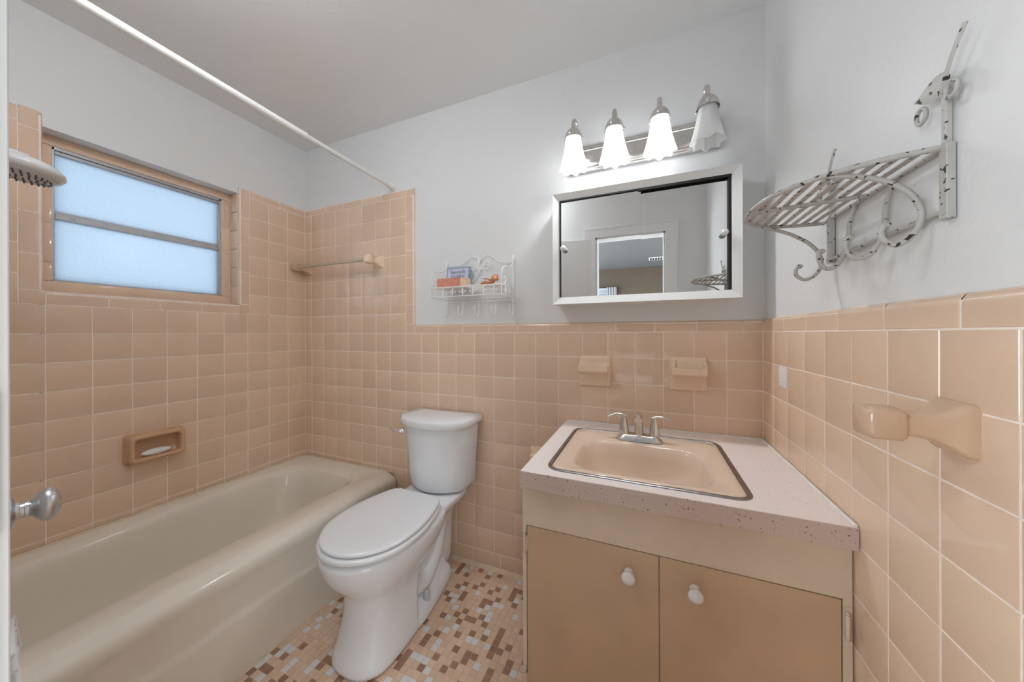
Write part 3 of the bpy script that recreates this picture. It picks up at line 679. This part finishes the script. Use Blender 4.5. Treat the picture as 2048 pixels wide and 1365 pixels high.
bs = MB().loft([rr(SX0+g_, SX1-g_, SY0+g_, SY1-g_, .033, CT-.001), rr(SX0+g_+.003, SX1-g_-.003, SY0+g_+.003, SY1-g_-.003, .031, CT+.002), rr(SX0+.03, SX1-.03, SY0+.03, SY1-.05, .03, CT+.0012),
    bas(1.862, 2.256, -.216, -.495, .075, CT-.001), bas(1.868, 2.250, -.221, -.490, .073, CT-.005), bas(1.874, 2.244, -.227, -.485, .072, CT-.014), bas(1.888, 2.232, -.236, -.476, .07, CT-.05), bas(1.905, 2.215, -.246, -.462, .07, CT-.095), bas(1.930, 2.190, -.262, -.445, .07, CT-.120), bas(1.975, 2.145, -.295, -.412, .055, CT-.134), bas(2.03, 2.09, -.335, -.375, .0199, CT-.138)], False, True)
obj('basin', bs, M['sink'], snk, 60)
obj('drain', MB().lathe([(0, 0), (.021, 0), (.023, .002), (.019, .004), (.012, .002), (0, .002)], (2.06, -.355, CT-.1385), (0,0,1), 20, False, False), M['chrome'], snk)
# faucet
FY = -.168; FZ = CT+.0015
fau = thing('faucet', (2.053, FY, FZ), 'brushed nickel two-handle faucet standing on the back of the sink', 'faucet')
obj('base', MB().loft([rr(1.972, 2.134, FY-.030, FY+.026, .027, FZ), rr(1.973, 2.133, FY-.029, FY+.025, .027, FZ+.003), rr(1.985, 2.121, FY-.024, FY+.021, .022, FZ+.018), rr(1.988, 2.118, FY-.021, FY+.018, .019, FZ+.0205)]), M['nickel'], fau)
sp = catmull([(2.053, FY, FZ+.018), (2.053, FY-.001, FZ+.05), (2.053, FY-.006, FZ+.078), (2.053, FY-.026, FZ+.098), (2.053, FY-.058, FZ+.099), (2.053, FY-.082, FZ+.090)], 6)
obj('spout', MB().tube(sp, [.0175-.0055*min(1, i/14)+(.0015 if i > 24 else 0) for i in range(len(sp))], 20).lathe([(.019, .0), (.0185, .004), (.0165, .008)], (2.053, FY, FZ+.016), (0,0,1), 20), M['nickel'], fau, 60)
for s_ in (-1, 1):
    hxp = 2.053+s_*.0525
    h_ = obj('handle', MB().lathe([(.0195, .0), (.0185, .012), (.0155, .030), (.0120, .048), (.0098, .060), (.0098, .066), (.006, .069), (0, .0695)], (hxp, FY, FZ+.0205), (0,0,1), 22, True, False), M['nickel'], fau, 60)
    lvp = catmull([(hxp-s_*.008, FY, FZ+.083), (hxp+s_*.012, FY-.001, FZ+.0895), (hxp+s_*.034, FY-.004, FZ+.089), (hxp+s_*.056, FY-.007, FZ+.079)], 6)
    obj('lever', MB().tube(lvp, [(.0095-.0035*i/18, .0065-.0035*i/18) for i in range(len(lvp))], 12, flat=(0,1,0)), M['nickel'], h_, 60)

# ---------------------------------------------------------------- medicine cabinet
med = thing('medicine_cabinet', (2.05, 0, 1.30), 'white framed medicine cabinet with two sliding mirror doors under the vanity light', 'cabinet')
MX0, MX1, MZ0, MZ1 = 1.708, 2.3915, 1.300, 1.7695; MF = -.100; RW = .030
obj('case', MB().box(MX0+.004, MX1-.004, -.062, PL, MZ0+.004, MZ1-.004), M['white_metal'], med)
obj('track', MB().box(MX0+.02, MX1-.02, -.066, -.0622, MZ0+.02, MZ1-.02).box(MX1-RW-.010, MX1-RW+.002, -.088, -.066, MZ0+RW-.004, MZ1-RW+.004).box(2.05, MX1-RW, -.0905, -.066, MZ1-RW-.006, MZ1-RW+.003).box(MX0+RW-.002, 2.06, -.092, -.066, MZ1-RW-.0015, MZ1-RW+.003).box(MX0+RW-.002, MX0+RW+.002, -.092, -.066, MZ0+RW, MZ1-RW), M['dark'], med)
def rail(A, B, ia, ib):
    """mitred frame rail: outer edge A-B, inner edge ia-ib (x,z); face slopes back to the inner edge"""
    vs = [(A[0], PL, A[1]), (B[0], PL, B[1]), (B[0], MF, B[1]), (A[0], MF, A[1]), (ia[0], MF+.012, ia[1]), (ib[0], MF+.012, ib[1]), (ia[0], -.05, ia[1]), (ib[0], -.05, ib[1])]
    return MB().add(vs, [(0,1,2,3),(3,2,5,4),(4,5,7,6),(6,7,1,0),(0,3,4,6),(1,7,5,2)])
o4 = [(MX0, MZ0), (MX1, MZ0), (MX1, MZ1), (MX0, MZ1)]; i4 = [(MX0+RW, MZ0+RW), (MX1-RW, MZ0+RW), (MX1-RW, MZ1-RW), (MX0+RW, MZ1-RW)]
for q in range(4): obj('frame_rail', rail(o4[q], o4[(q+1) % 4], i4[q], i4[(q+1) % 4]), M['white_metal'], med, 20)
for a, b, y_, kx, tp_ in ((MX0+RW+.003, 2.060, -.084, 1.7545, MZ1-RW-.003), (2.052, MX1-RW-.007, -.076, 2.3385, MZ1-RW-.014)):
    d = obj('mirror_door', MB().box(a, b, y_, y_+.004, MZ0+RW+.001, tp_), M['mirror'], med, 20)
    obj('knob', MB().lathe([(.0085, -.001), (.008, .006), (.0065, .010), (.0085, .013), (.0115, .017), (.0125, .021), (.0115, .025), (.007, .0285), (0, .0295)], (kx, y_, 1.535), (0,-1,0), 20, True, False), M['knobw'], d)

# ---------------------------------------------------------------- vanity light
vl = thing('vanity_light', (2.05, 0, 1.89), 'four-lamp brushed nickel vanity light with frosted tulip shades above the mirror', 'lamp')
PX0, PX1, PZ0, PZ1 = 1.757, 2.343, 1.888, 2.000
def prr(i, y, r=.002): return [(x, y, z) for x, z in rrect(PX0+i, PX1-i, PZ0+i, PZ1-i, r, 2)]
obj('backplate', MB().loft([prr(0, PL), prr(0, -.010), prr(.003, -.013), prr(.009, -.014), prr(.012, -.018), prr(.022, -.024), prr(.027, -.025), prr(.029, -.022), prr(.031, -.022)]), M['nickel'], vl, 25)
def shade_ring(xc, yc, z, r, fl, ph=0, n=64, wave=0):
    return [(xc+r*(1+fl*math.cos(8*t+ph)+fl*.35*math.cos(16*t))*math.cos(t), yc+r*(1+fl*math.cos(8*t+ph)+fl*.35*math.cos(16*t))*math.sin(t), z-wave*math.cos(8*t+ph)) for t in [2*PI*i/n for i in range(n)]]
LY = -.122
for q, xc in enumerate((1.803, 1.964, 2.128, 2.2835)):
    zs_ = [(1.992, .0265, .0), (1.980, .0290, .008), (1.960, .0315, .02), (1.935, .0350, .035), (1.910, .0395, .05), (1.885, .0450, .06), (1.868, .0500, .065), (1.857, .0535, .065), (1.853, .0545, .065)]
    gr = [shade_ring(xc, LY, z, r, fl, wave=.004 if z < 1.856 else .002 if z < 1.87 else 0) for z, r, fl in zs_]
    gi = [shade_ring(xc, LY, z+.0005, r-.0025, fl, wave=.004 if z < 1.856 else .002 if z < 1.87 else 0) for z, r, fl in reversed(zs_)]
    sh = obj('lamp_shade', MB().loft(gr+gi, False, False), M['shade'], vl, 60)
    obj('socket_cap', MB().lathe([(.0365, 1.972), (.0365, 1.979), (.0335, 1.990), (.0285, 2.002), (.020, 2.012), (.010, 2.0165), (0, 2.017)], (xc, LY, 0), (0,0,1), 24, False, False), M['nickel'], vl, 50)
    for a in (PI*1.45, PI*.12, PI*.78):
        sk = MB().lathe([(.0026, 0), (.0026, .010), (.0045, .0105), (.0045, .0135), (.002, .0145)], (xc+.030*math.cos(a), LY+.030*math.sin(a), 1.9815), (math.cos(a), math.sin(a), 0), 10)
        obj('thumb_screw', sk, M['chrome'], vl, 40)
    arm = catmull([(xc, -.018, 1.945), (xc, -.045, 1.985), (xc, -.058, 2.035), (xc, -.075, 2.066), (xc, -.098, 2.068), (xc, -.116, 2.046), (xc, LY, 2.012)], 6)
    obj('arm', MB().tube(arm, [(.0085, .006)]*len(arm), 10, flat=(1,0,0)).lathe([(.016, 0), (.016, .004), (.009, .009)], (xc, -.021, 1.945), (0,-1,.2), 16), M['nickel'], vl, 50)
    on = q < 3
    bb = MB().lathe([(.0125, 1.972), (.0125, 1.950), (.016, 1.938), (.0225, 1.922), (.0265, 1.906), (.0265, 1.896), (.022, 1.884), (.012, 1.8765), (0, 1.875)], (xc, LY, 0), (0,0,1), 16, True, False)
    obj('bulb', bb, M['bulb'] if on else M['bulb_off'], vl, 60)

# ---------------------------------------------------------------- shower curtain rod, shower head
rod = thing('shower_curtain_rod', (.737, -.7, 2.02), 'white tension shower curtain rod spanning the room above the tub edge', 'rod')
obj('outer_tube', MB().lathe([(.0138, 0), (.0142, .001), (.0142, .006), (.0138, .008), (.0138, .868)], (.737, -.503, 2.021), (0,-1,.012), 20), M['rod'], rod)
obj('inner_tube', MB().lathe([(.0108, 0), (.0108, .51)], (.737, 0, 2.015), (0,-1,.012), 18), M['rod'], rod)
obj('end_cap', MB().lathe([(.019, -.009), (.019, .004), (.0165, .010), (.015, .030), (.012, .036)], (.737, 0, 2.015), (0,-1,.012), 20), M['rod'], rod)
obj('end_cap', MB().lathe([(.019, 0), (.0165, .010), (.015, .03)], (.737, YF+.001, 2.0315), (0,1,-.012), 20), M['rod'], rod)
SHC = Vector((.44, -1.115, 1.650)); sa = Vector((-.02, .13, 1)).normalized()
shw = thing('hand_shower', tuple(SHC), 'grey white round shower head at the left, in front of the window', 'shower head')
obj('head', MB().lathe([(.058, -.020), (.066, -.014), (.072, -.004), (.071, .004), (.060, .016), (.040, .026), (.020, .032), (0, .034)], SHC, sa, 32, True, False), M['shower_plastic'], shw, 60)
u_ = sa.orthogonal().normalized(); v_ = sa.cross(u_); fp = obj('face_plate', MB().lathe([(.0, -.0245), (.050, -.024), (.057, -.021), (.057, -.018)], SHC, sa, 32, False, False), M['shower_plastic'], shw, 60)
nz = MB()
for rr_, cnt in ((.012, 6), (.025, 12), (.037, 18), (.048, 24)):
    for i in range(cnt):
        a = 2*PI*i/cnt; nz.lathe([(.0026, 0), (.0020, .004), (.001, .0048)], SHC - sa*.0235 + u_*rr_*math.cos(a) + v_*rr_*math.sin(a), -sa, 6)
no = obj('nozzles', nz, M['nozzle'], fp, 40); no['kind'] = 'stuff'
ap = catmull([tuple(SHC+sa*.024), (.432, -1.165, 1.690), (.42, -1.22, 1.71), (.41, -1.30, 1.745), (.405, YF+.002, 1.78)], 6)
obj('arm', MB().tube(ap, [.019-.007*min(1, i/8) for i in range(len(ap))], 14).lathe([(.03, 0), (.026, .008), (.014, .012)], (.405, YF+.0005, 1.78), (0,1,0), 20), M['shower_plastic'], shw, 60)

# ---------------------------------------------------------------- ceramic accessories
def post(o, N, U, prof):
    """prof: (distance from wall, half u, half z, corner r); N out of the wall"""
    o, N, U = Vector(o), Vector(N), Vector(U); Zv = Vector((0,0,1))
    return [[tuple(o+N*d+U*a+Zv*b) for a, b in rrect(-hu, hu, -hz, hz, r, 4)] for d, hu, hz, r in prof]
PROF = [(-.001,.033,.036,.006),(.006,.033,.036,.008),(.011,.031,.034,.010),(.020,.026,.026,.010),(.034,.021,.0185,.008),(.050,.0185,.0155,.007),(.0585,.018,.0150,.006),(.0605,.0205,.019,.006),(.065,.0225,.0225,.007),(.094,.0225,.0225,.007),(.101,.020,.020,.008),(.104,.014,.014,.008)]
tb = thing('towel_bar', (.34, -.05, 1.60), 'tan towel bar on two peach ceramic posts on the shower end wall', 'towel bar')
for xp in (.037, .640): obj('post', MB().loft(post((xp, 0, 1.595), (0,-1,0), (1,0,0), PROF)), M['rust_china'] if xp < .1 else M['peach_china'], tb, 50)
obj('bar', MB().rbox(.050, .622, -.089, -.073, 1.588, 1.604, .002), M['bar'], tb)
rp = obj('towel_post', MB().loft(post((W, -.797, 1.045), (-1,0,0), (0,-1,0), PROF)), M['rust_china'], None, 50, origin=(W, -.797, 1.01))
tag(rp, 'single tan ceramic bar post without a bar on the right tiled wall, nearest the camera', 'towel bar')
tpo = thing('paper_holder', (1.60, 0, .62), 'cream ceramic paper holder half hidden behind the left side of the vanity', 'paper holder')
obj('post', MB().loft(post((1.615, 0, .612), (0,-1,0), (1,0,0), [(-.001,.046,.034,.01),(.008,.046,.034,.012),(.014,.043,.031,.012),(.026,.034,.026,.012),(.05,.030,.022,.01),(.066,.028,.020,.01),(.072,.02,.014,.01)])), M['peach_china'], tpo, 50)
# soap dish in the tub wall
sd = MB(); sdY0, sdY1, sdZ0, sdZ1 = -.797, -.607, .613, .742
def sdr(i, d, r, dz=0): return [(d, y, z+dz) for y, z in rrect(sdY0+i, sdY1-i, sdZ0+i, sdZ1-i, r, 5)]
sd.loft([sdr(0, -.001, .012), sdr(0, .010, .014), sdr(.006, .034, .016), sdr(.006, .044, .016), sdr(.010, .051, .015), sdr(.016, .053, .012), sdr(.021, .050, .012), sdr(.024, .040, .012), sdr(.024, .016, .012), sdr(.030, .010, .012)])
sdo = obj('soap_dish', sd, M['dish_china'], None, 50, origin=(0, -.70, sdZ0))
tag(sdo, 'tan ceramic recessed soap dish on the left tub wall holding white soap', 'soap dish')
so = MB().ball((.033, -.705, sdZ0+.024+.015), .016, .049, .015, 20, 10)
tag(obj('soap_bar', so, M['soap'], None, 60, origin=(.031, -.705, sdZ0+.024)), 'worn white oval soap bar lying in the tan soap dish', 'soap')
def holder(x0, x1, zt, cheek):
    zb_ = zt-.128; h = zt
    mid = [(.0, h), (-.010, h-.002), (-.014, h-.008), (-.0135, h-.020), (-.015, h-.034), (-.024, h-.043), (-.050, h-.044), (-.060, h-.036), (-.064, h-.038), (-.065, h-.058), (-.061, h-.064), (-.030, h-.066), (-.016, h-.070), (-.0115, h-.078), (-.0115, h-.122), (-.008, h-.127), (0, h-.128)]
    end = list(mid); end[3] = (-.028, h-.010); end[4] = (-.040, h-.016); end[5] = (-.052, h-.022); end[6] = (-.061, h-.028)
    zero = [(max(y, -.0105), z) for y, z in mid]
    E = x0+.004; st_ = [(x0, zero, .3), (x0+.003, zero, 1)]
    a, b = (end, mid) if cheek else (mid, mid)
    lx, rx = x0+(.004 if cheek else -.002), x1-(.004 if cheek else .006)
    st_ = [(lx, [(y*.9, z) for y, z in a]), (lx+.003, a), (lx+.012, a), (lx+.022, b), (rx-.022, b), (rx-.012, a), (rx-.003, a), (rx, [(y*.9, z) for y, z in a])]
    mb = MB().loft([[(x, y, z) for y, z in p] for x, p in st_])
    mb.loft([[(x, y, z) for x, z in rrect(x0+i, x1-i, zb_+i, zt+.003-i, .008, 4)] for y, i in ((.001, 0), (-.006, 0), (-.009, .002), (-.0105, .006))])
    return mb
h1 = obj('toothbrush_ledge', holder(1.806, 1.937, 1.0755, False), M['peach_china'], None, 40, origin=(1.87, 0, .95))
tag(h1, 'peach ceramic ledge holder with open shelf, left of the pair above the faucet', 'holder')
h2 = obj('cup_holder', holder(2.166, 2.296, 1.0775, True), M['peach_china'], None, 40, origin=(2.23, 0, .95))
tag(h2, 'peach ceramic tray holder with raised side cheeks, right of the pair above the faucet', 'holder')

# ---------------------------------------------------------------- iron shelf on the right wall
ish = thing('iron_wall_shelf', (W, -.6, 1.34), 'large distressed white iron shelf with hooks on the right wall', 'shelf')
XW = W+PL-.006; SZ = 1.443
fp_ = [(XW, -.772), (2.436, -.764), (2.405, -.753), (2.367, -.733), (2.338, -.706), (2.310, -.664), (2.297, -.615), (2.294, -.565), (2.303, -.512), (2.334, -.466), (2.376, -.440), (2.42, -.428), (XW, -.424)]
edge = catmull([(x, y, SZ) for x, y in fp_], 5)
obj('rim', MB().tube(edge, .0048, 8).tube([(XW, -.772, SZ), (XW, -.424, SZ)], .0042, 8), M['shelf_paint'], ish, 50)
def yspan(x):
    ys = []
    for a, b in zip(edge, edge[1:]):
        if (a.x-x)*(b.x-x) <= 0 and abs(a.x-b.x) > 1e-7: ys.append(a.y+(b.y-a.y)*(x-a.x)/(b.x-a.x))
    return (min(ys), max(ys)) if len(ys) > 1 else None
for i in range(8):
    x = 2.312+.0215*i; sp_ = yspan(x)
    if sp_: obj('slat', MB().rbox(x-.0055, x+.0055, sp_[0]-.001, sp_[1]+.001, SZ+.0025, SZ+.0045, .0005), M['shelf_paint'], ish, 30)
obj('cross_rib', MB().tube([(2.296, -.575, SZ-.001), (XW, -.60, SZ-.001)], .0045, 8), M['shelf_paint'], ish, 50)
obj('wall_rail', MB().tube([(XW-.002, -.452, 1.347), (XW-.002, -.772, 1.351)], .004, 8), M['shelf_paint'], ish, 50)
def hook(y, pts): obj('hook', MB().tube(catmull([(min(x, XW), y+d, z) for x, d, z in pts], 6), .0043, 8), M['shelf_paint'], ish, 50)
hook(-.742, [(2.366, .012, 1.441), (2.395, .006, 1.433), (2.427, .002, 1.419), (2.456, 0, 1.396), (2.470, 0, 1.371), (2.472, 0, 1.350), (2.463, 0, 1.327), (2.447, 0, 1.314), (2.433, 0, 1.318), (2.426, 0, 1.331), (2.429, 0, 1.345), (2.436, 0, 1.346)])
hook(-.452, [(2.352, -.002, 1.440), (2.385, 0, 1.428), (2.418, 0, 1.410), (2.448, 0, 1.385), (2.466, 0, 1.352), (2.460, 0, 1.322), (2.438, 0, 1.304), (2.421, 0, 1.312), (2.417, 0, 1.326), (2.424, 0, 1.338), (2.429, 0, 1.334)])
hook(-.554, [(XW, 0, 1.441), (2.472, 0, 1.40), (2.468, 0, 1.357), (2.455, 0, 1.322), (2.437, 0, 1.311), (2.425, 0, 1.322), (2.421, 0, 1.342), (2.426, 0, 1.351), (2.431, 0, 1.346)])
hook(-.664, [(XW, 0, 1.441), (2.472, 0, 1.40), (2.468, 0, 1.353), (2.452, 0, 1.317), (2.432, 0, 1.310), (2.421, 0, 1.320), (2.417, 0, 1.338), (2.422, 0, 1.349), (2.428, 0, 1.346)])
for yu in (-.776, -.462):
    up = obj('upright', MB().rbox(XW-.006, XW+.004, yu-.007, yu+.007, 1.338, 1.446, .001).rbox(XW-.005, XW+.002, yu-.0045, yu+.0045, 1.446, 1.523, .001), M['shelf_paint'], ish, 30)
    # leaf finial: narrow spike leaning to the door side, broad leaf the other way, two curls under it
    def leaf(p0, p1, wd, bend):
        a, b = Vector(p0), Vector(p1); t = (b-a); s = Vector((1,0,0)).cross(t).normalized(); rg = []
        for i in range(9):
            k = i/8; c = a+t*k+Vector((-bend*math.sin(PI*k), 0, 0)); hw = wd*math.sin(PI*min(1, k*.9+.1))**.8+.0012
            rg.append([tuple(c+s*hw+Vector((.0012,0,0))), tuple(c+Vector((-.0025,0,0))), tuple(c-s*hw+Vector((.0012,0,0))), tuple(c+Vector((.0030,0,0)))])
        return rg
    fn = MB().loft(leaf((XW-.006, yu+.002, 1.515), (XW-.012, yu-.046, 1.584), .0026, .003))
    obj('spike_leaf', fn, M['shelf_paint'], up, 50)
    obj('broad_leaf', MB().loft(leaf((XW-.008, yu-.012, 1.536), (XW-.013, yu+.036, 1.530), .0160, -.002)), M['shelf_paint'], up, 50)
    for yy, zz_ in ((yu+.031, 1.506), (yu-.021, 1.513)):
        rp_ = [(XW-.010, yy+.0095*math.cos(2*PI*i/14), zz_+.0115*math.sin(2*PI*i/14)) for i in range(14)]
        obj('curl', MB().tube(rp_, .0028, 7, closed=True), M['shelf_paint'], up, 60)

# ---------------------------------------------------------------- small wire shelf on the back wall
ws = thing('wire_wall_shelf', (1.29, 0, 1.265), 'small white wire shelf with scrolls and five hooks on the back wall', 'shelf')
YB, YFS = -.002, -.139; xa, xb = 1.103, 1.483; BZ0, BZ1 = 1.353, 1.398
wm = M['wire_white']; r1 = .0026
bf = MB()
for x in (xa+.003, xb): bf.tube([(x, YB, 1.30), (x, YB, 1.535)], r1, 7)
bf.tube(catmull([(xa+.006, YB, 1.531), (1.15, YB, 1.527), (1.20, YB, 1.535), (1.235, YB, 1.560), (1.262, YB, 1.567), (1.285, YB, 1.556), (1.297, YB, 1.540)], 6), r1, 7)
bf.tube(catmull([(xb, YB, 1.523), (1.44, YB, 1.523), (1.40, YB, 1.534), (1.365, YB, 1.561), (1.338, YB, 1.567), (1.313, YB, 1.556), (1.299, YB, 1.540)], 6), r1, 7)
bf.tube(catmull([(1.290, YB, 1.487), (1.280, YB, 1.465), (1.262, YB, 1.445), (1.235, YB, 1.418), (1.225, YB, 1.40)], 5), r1*.85, 6)
bf.tube(catmull([(1.303, YB, 1.487), (1.318, YB, 1.468), (1.338, YB, 1.445), (1.362, YB, 1.418), (1.372, YB, 1.40)], 5), r1*.85, 6)
obj('back_frame', bf, wm, ws, 50)
bk = MB()
for z in (BZ0, BZ1):
    bk.tube([(xa, YB, z), (xa, YFS, z), (xb, YFS, z), (xb, YB, z)], r1*.9, 6)
    bk.tube([(xa, YB, z), (xb, YB, z)], r1*.8, 6)
for x in (xa, xb): bk.tube([(x, YFS, BZ0), (x, YFS, BZ1)], r1*.8, 6)
obj('basket_frame', bk, wm, ws, 50)
for k in range(9):
    y = YFS+.014+.0135*k; obj('floor_wire', MB().tube([(xa, y, BZ1), (xb, y, BZ1)], .0013, 6), wm, ws, 50)
def fleur(xc, y, z, s, swap=False):
    """little fleur-de-lis in the basket side"""
    q = (lambda a, b: (y, xc+a, z+b)) if swap else (lambda a, b: (xc+a, y, z+b))
    mb = MB()
    mb.tube([q(0, -s), q(0, -.3*s), q(0, .3*s), q(0, s)], [.0012, .0016, .0042, .0008], 6)
    for sg in (-1, 1): mb.tube([q(*p) for p in [(sg*.1*s, -.7*s), (sg*.35*s, -.1*s), (sg*.75*s, .25*s), (sg*1.0*s, .0), (sg*.8*s, -.3*s), (sg*.6*s, -.1*s)]], .0013, 6)
    mb.tube([q(-.35*s, -.45*s), q(.35*s, -.45*s)], .0016, 6)
    return mb
for k in range(6): obj('fleur', fleur(1.175+.0545*k, YFS, 1.3755, .0195), wm, ws, 50)
for k in range(2): obj('fleur', fleur(-.045-.05*k, xa, 1.3755, .0185, True), wm, ws, 50)
for k in range(2): obj('fleur', fleur(-.045-.05*k, xb, 1.3755, .0185, True), wm, ws, 50)
hb_ = [(xa+.006+(xb-xa-.006)*t/60, YB-.001+.0012*math.sin(t*1.3), 1.339+.0018*math.cos(t*1.3)) for t in range(61)]
obj('hook_bar', MB().tube(hb_, .003, 6), wm, ws, 50)
for k in range(5):
    x = 1.109+.0935*k
    obj('hook', MB().tube(catmull([(x, YB-.002, 1.342), (x, YB-.003, 1.305), (x, YB-.006, 1.278), (x, YB-.022, 1.265), (x, YB-.040, 1.274), (x, YB-.047, 1.295), (x, YB-.045, 1.308)], 5), .0026, 7).ball((x, YB-.045, 1.309), .0042, n=8, m=5), wm, ws, 50)
for x in (xa, xb):
    obj('side_scroll', MB().tube(catmull([(x, YB, 1.525), (x, -.020, 1.505), (x, -.045, 1.492), (x, -.085, 1.488), (x, -.120, 1.474), (x, -.136, 1.445), (x, -.130, 1.415), (x, -.110, 1.403), (x, -.092, 1.412), (x, -.090, 1.430), (x, -.102, 1.436), (x, -.108, 1.428)], 5), r1, 7), wm, ws, 50)
    obj('tab_finial', MB().rbox(x-.004, x+.004, YB-.002, YB+.002, 1.53, 1.556, .001).tube([(x-.008, YB, 1.537), (x, YB-.002, 1.541), (x+.008, YB, 1.537)], .0022, 6), wm, ws, 40)
fc = MB().tube([(1.298, YB-.003, 1.572), (1.298, YB-.004, 1.560), (1.298, YB-.004, 1.540), (1.298, YB-.003, 1.526)], [.0012, .0050, .0062, .003], 8)
for sg in (-1, 1):
    fc.tube(catmull([(1.298+sg*.006, YB-.003, 1.500), (1.298+sg*.014, YB-.003, 1.518), (1.298+sg*.030, YB-.003, 1.535), (1.298+sg*.050, YB-.003, 1.536), (1.298+sg*.060, YB-.003, 1.520), (1.298+sg*.050, YB-.003, 1.503), (1.298+sg*.032, YB-.003, 1.502), (1.298+sg*.024, YB-.003, 1.514), (1.298+sg*.032, YB-.003, 1.525), (1.298+sg*.042, YB-.003, 1.520)], 5), .0026, 7)
fc.tube([(1.285, YB-.003, 1.502), (1.311, YB-.003, 1.502)], .003, 7).tube([(1.298, YB-.003, 1.505), (1.298, YB-.003, 1.490), (1.298, YB-.003, 1.480)], [.003, .0055, .001], 8)
obj('scroll_ornament', fc, wm, ws, 50)
# items standing on it
ky, SZB = -.034, BZ1+.0016
def kp(x, d, z): return (x, ky-d+(z-SZB)*.12, z)
kx0, kx1 = 1.122, 1.256
kd = thing('ocean_card', (1.19, ky, SZB), 'lilac blue ocean greeting card leaning at the back of the wire shelf', 'card')
def slab(x0, x1, d0, d1, za, zb__):
    return MB().add([kp(x, d, z) for x in (x0, x1) for d in (d0, d1) for z in (za, zb__)], [(0,1,3,2),(4,6,7,5),(0,4,5,1),(2,3,7,6),(0,2,6,4),(1,5,7,3)])
obj('board', slab(kx0, kx1, -.004, .004, SZB, 1.515), M['card_blue'], kd)
obj('face', slab(kx0+.007, kx1-.007, .004, .0048, SZB+.004, 1.508), M['card_face'], kd)
ta = math.atan(.12); Rk = Matrix(((1,0,0,0),(0,math.sin(ta),-math.cos(ta),0),(0,math.cos(ta),math.sin(ta),0),(0,0,0,1)))
def ktext(n_, s_, sz, x, z, m): p = kp(x, .0052, z); text(n_, s_, sz, Matrix.Translation(p) @ Rk, m, kd)
ktext('lettering', 'Seashells', .0255, 1.189, 1.4835, M['ink']); ktext('lettering', 'OCEAN', .0235, 1.189, 1.4610, M['ink']); ktext('lettering', 'MEMORIES', .0175, 1.189, 1.4445, M['red_ink'])
bx = thing('gift_box', (1.21, -.09, SZB), 'coral pink speckled box lying in front of the ocean card', 'box')
BXR = Matrix.Rotation(math.radians(4), 4, 'Z'); bo = Vector((1.212, -.093, SZB))
def bxp(v): return tuple(bo + BXR @ Vector(v))
def bbox(a): mb = MB().rbox(*a, .001); mb.v = [bxp(v) for v in mb.v]; return mb
obj('sleeve', bbox((-.085, .042, -.024, .024, 0, .045)), M['pink_box'], bx)
obj('end_panel', bbox((.0415, .074, -.024, .024, 0, .0445)), M['cream_box'], bx)
fg = thing('figurine', (1.41, -.09, SZB), 'tiny terracotta reclining figurine on the right end of the wire shelf', 'figurine')
fx, fy, fz = 1.405, -.088, SZB+.004
bd = catmull([(fx-.050, fy, fz+.006), (fx-.036, fy-.003, fz+.010), (fx-.016, fy-.003, fz+.009), (fx+.006, fy, fz+.013), (fx+.020, fy, fz+.022)], 6)
obj('body', MB().tube(bd, [.0035+.0075*math.sin(PI*min(1, .12+.75*i/(len(bd)-1))) for i in range(len(bd))], 12).tube(catmull([(fx+.010, fy-.008, fz+.022), (fx-.010, fy-.012, fz+.027), (fx-.030, fy-.010, fz+.030)], 5), .0032, 8), M['figure'], fg, 60)
hd = obj('head', MB().ball((fx+.022, fy-.006, fz+.030), .0150, .0150, .0160, 16, 10).ball((fx+.020, fy-.0212, fz+.028), .0025, .003, .003, 8, 5), M['figure_skin'], fg, 60)
obj('hair', MB().ball((fx+.024, fy+.001, fz+.036), .0158, .0150, .0140, 16, 10).ball((fx+.036, fy-.004, fz+.024), .0070, n=10, m=6), M['figure'], hd, 60)
obj('base', MB().rbox(fx-.046, fx+.040, fy-.014, fy+.014, SZB, fz+.004, .0015), M['figure_skin'], fg)
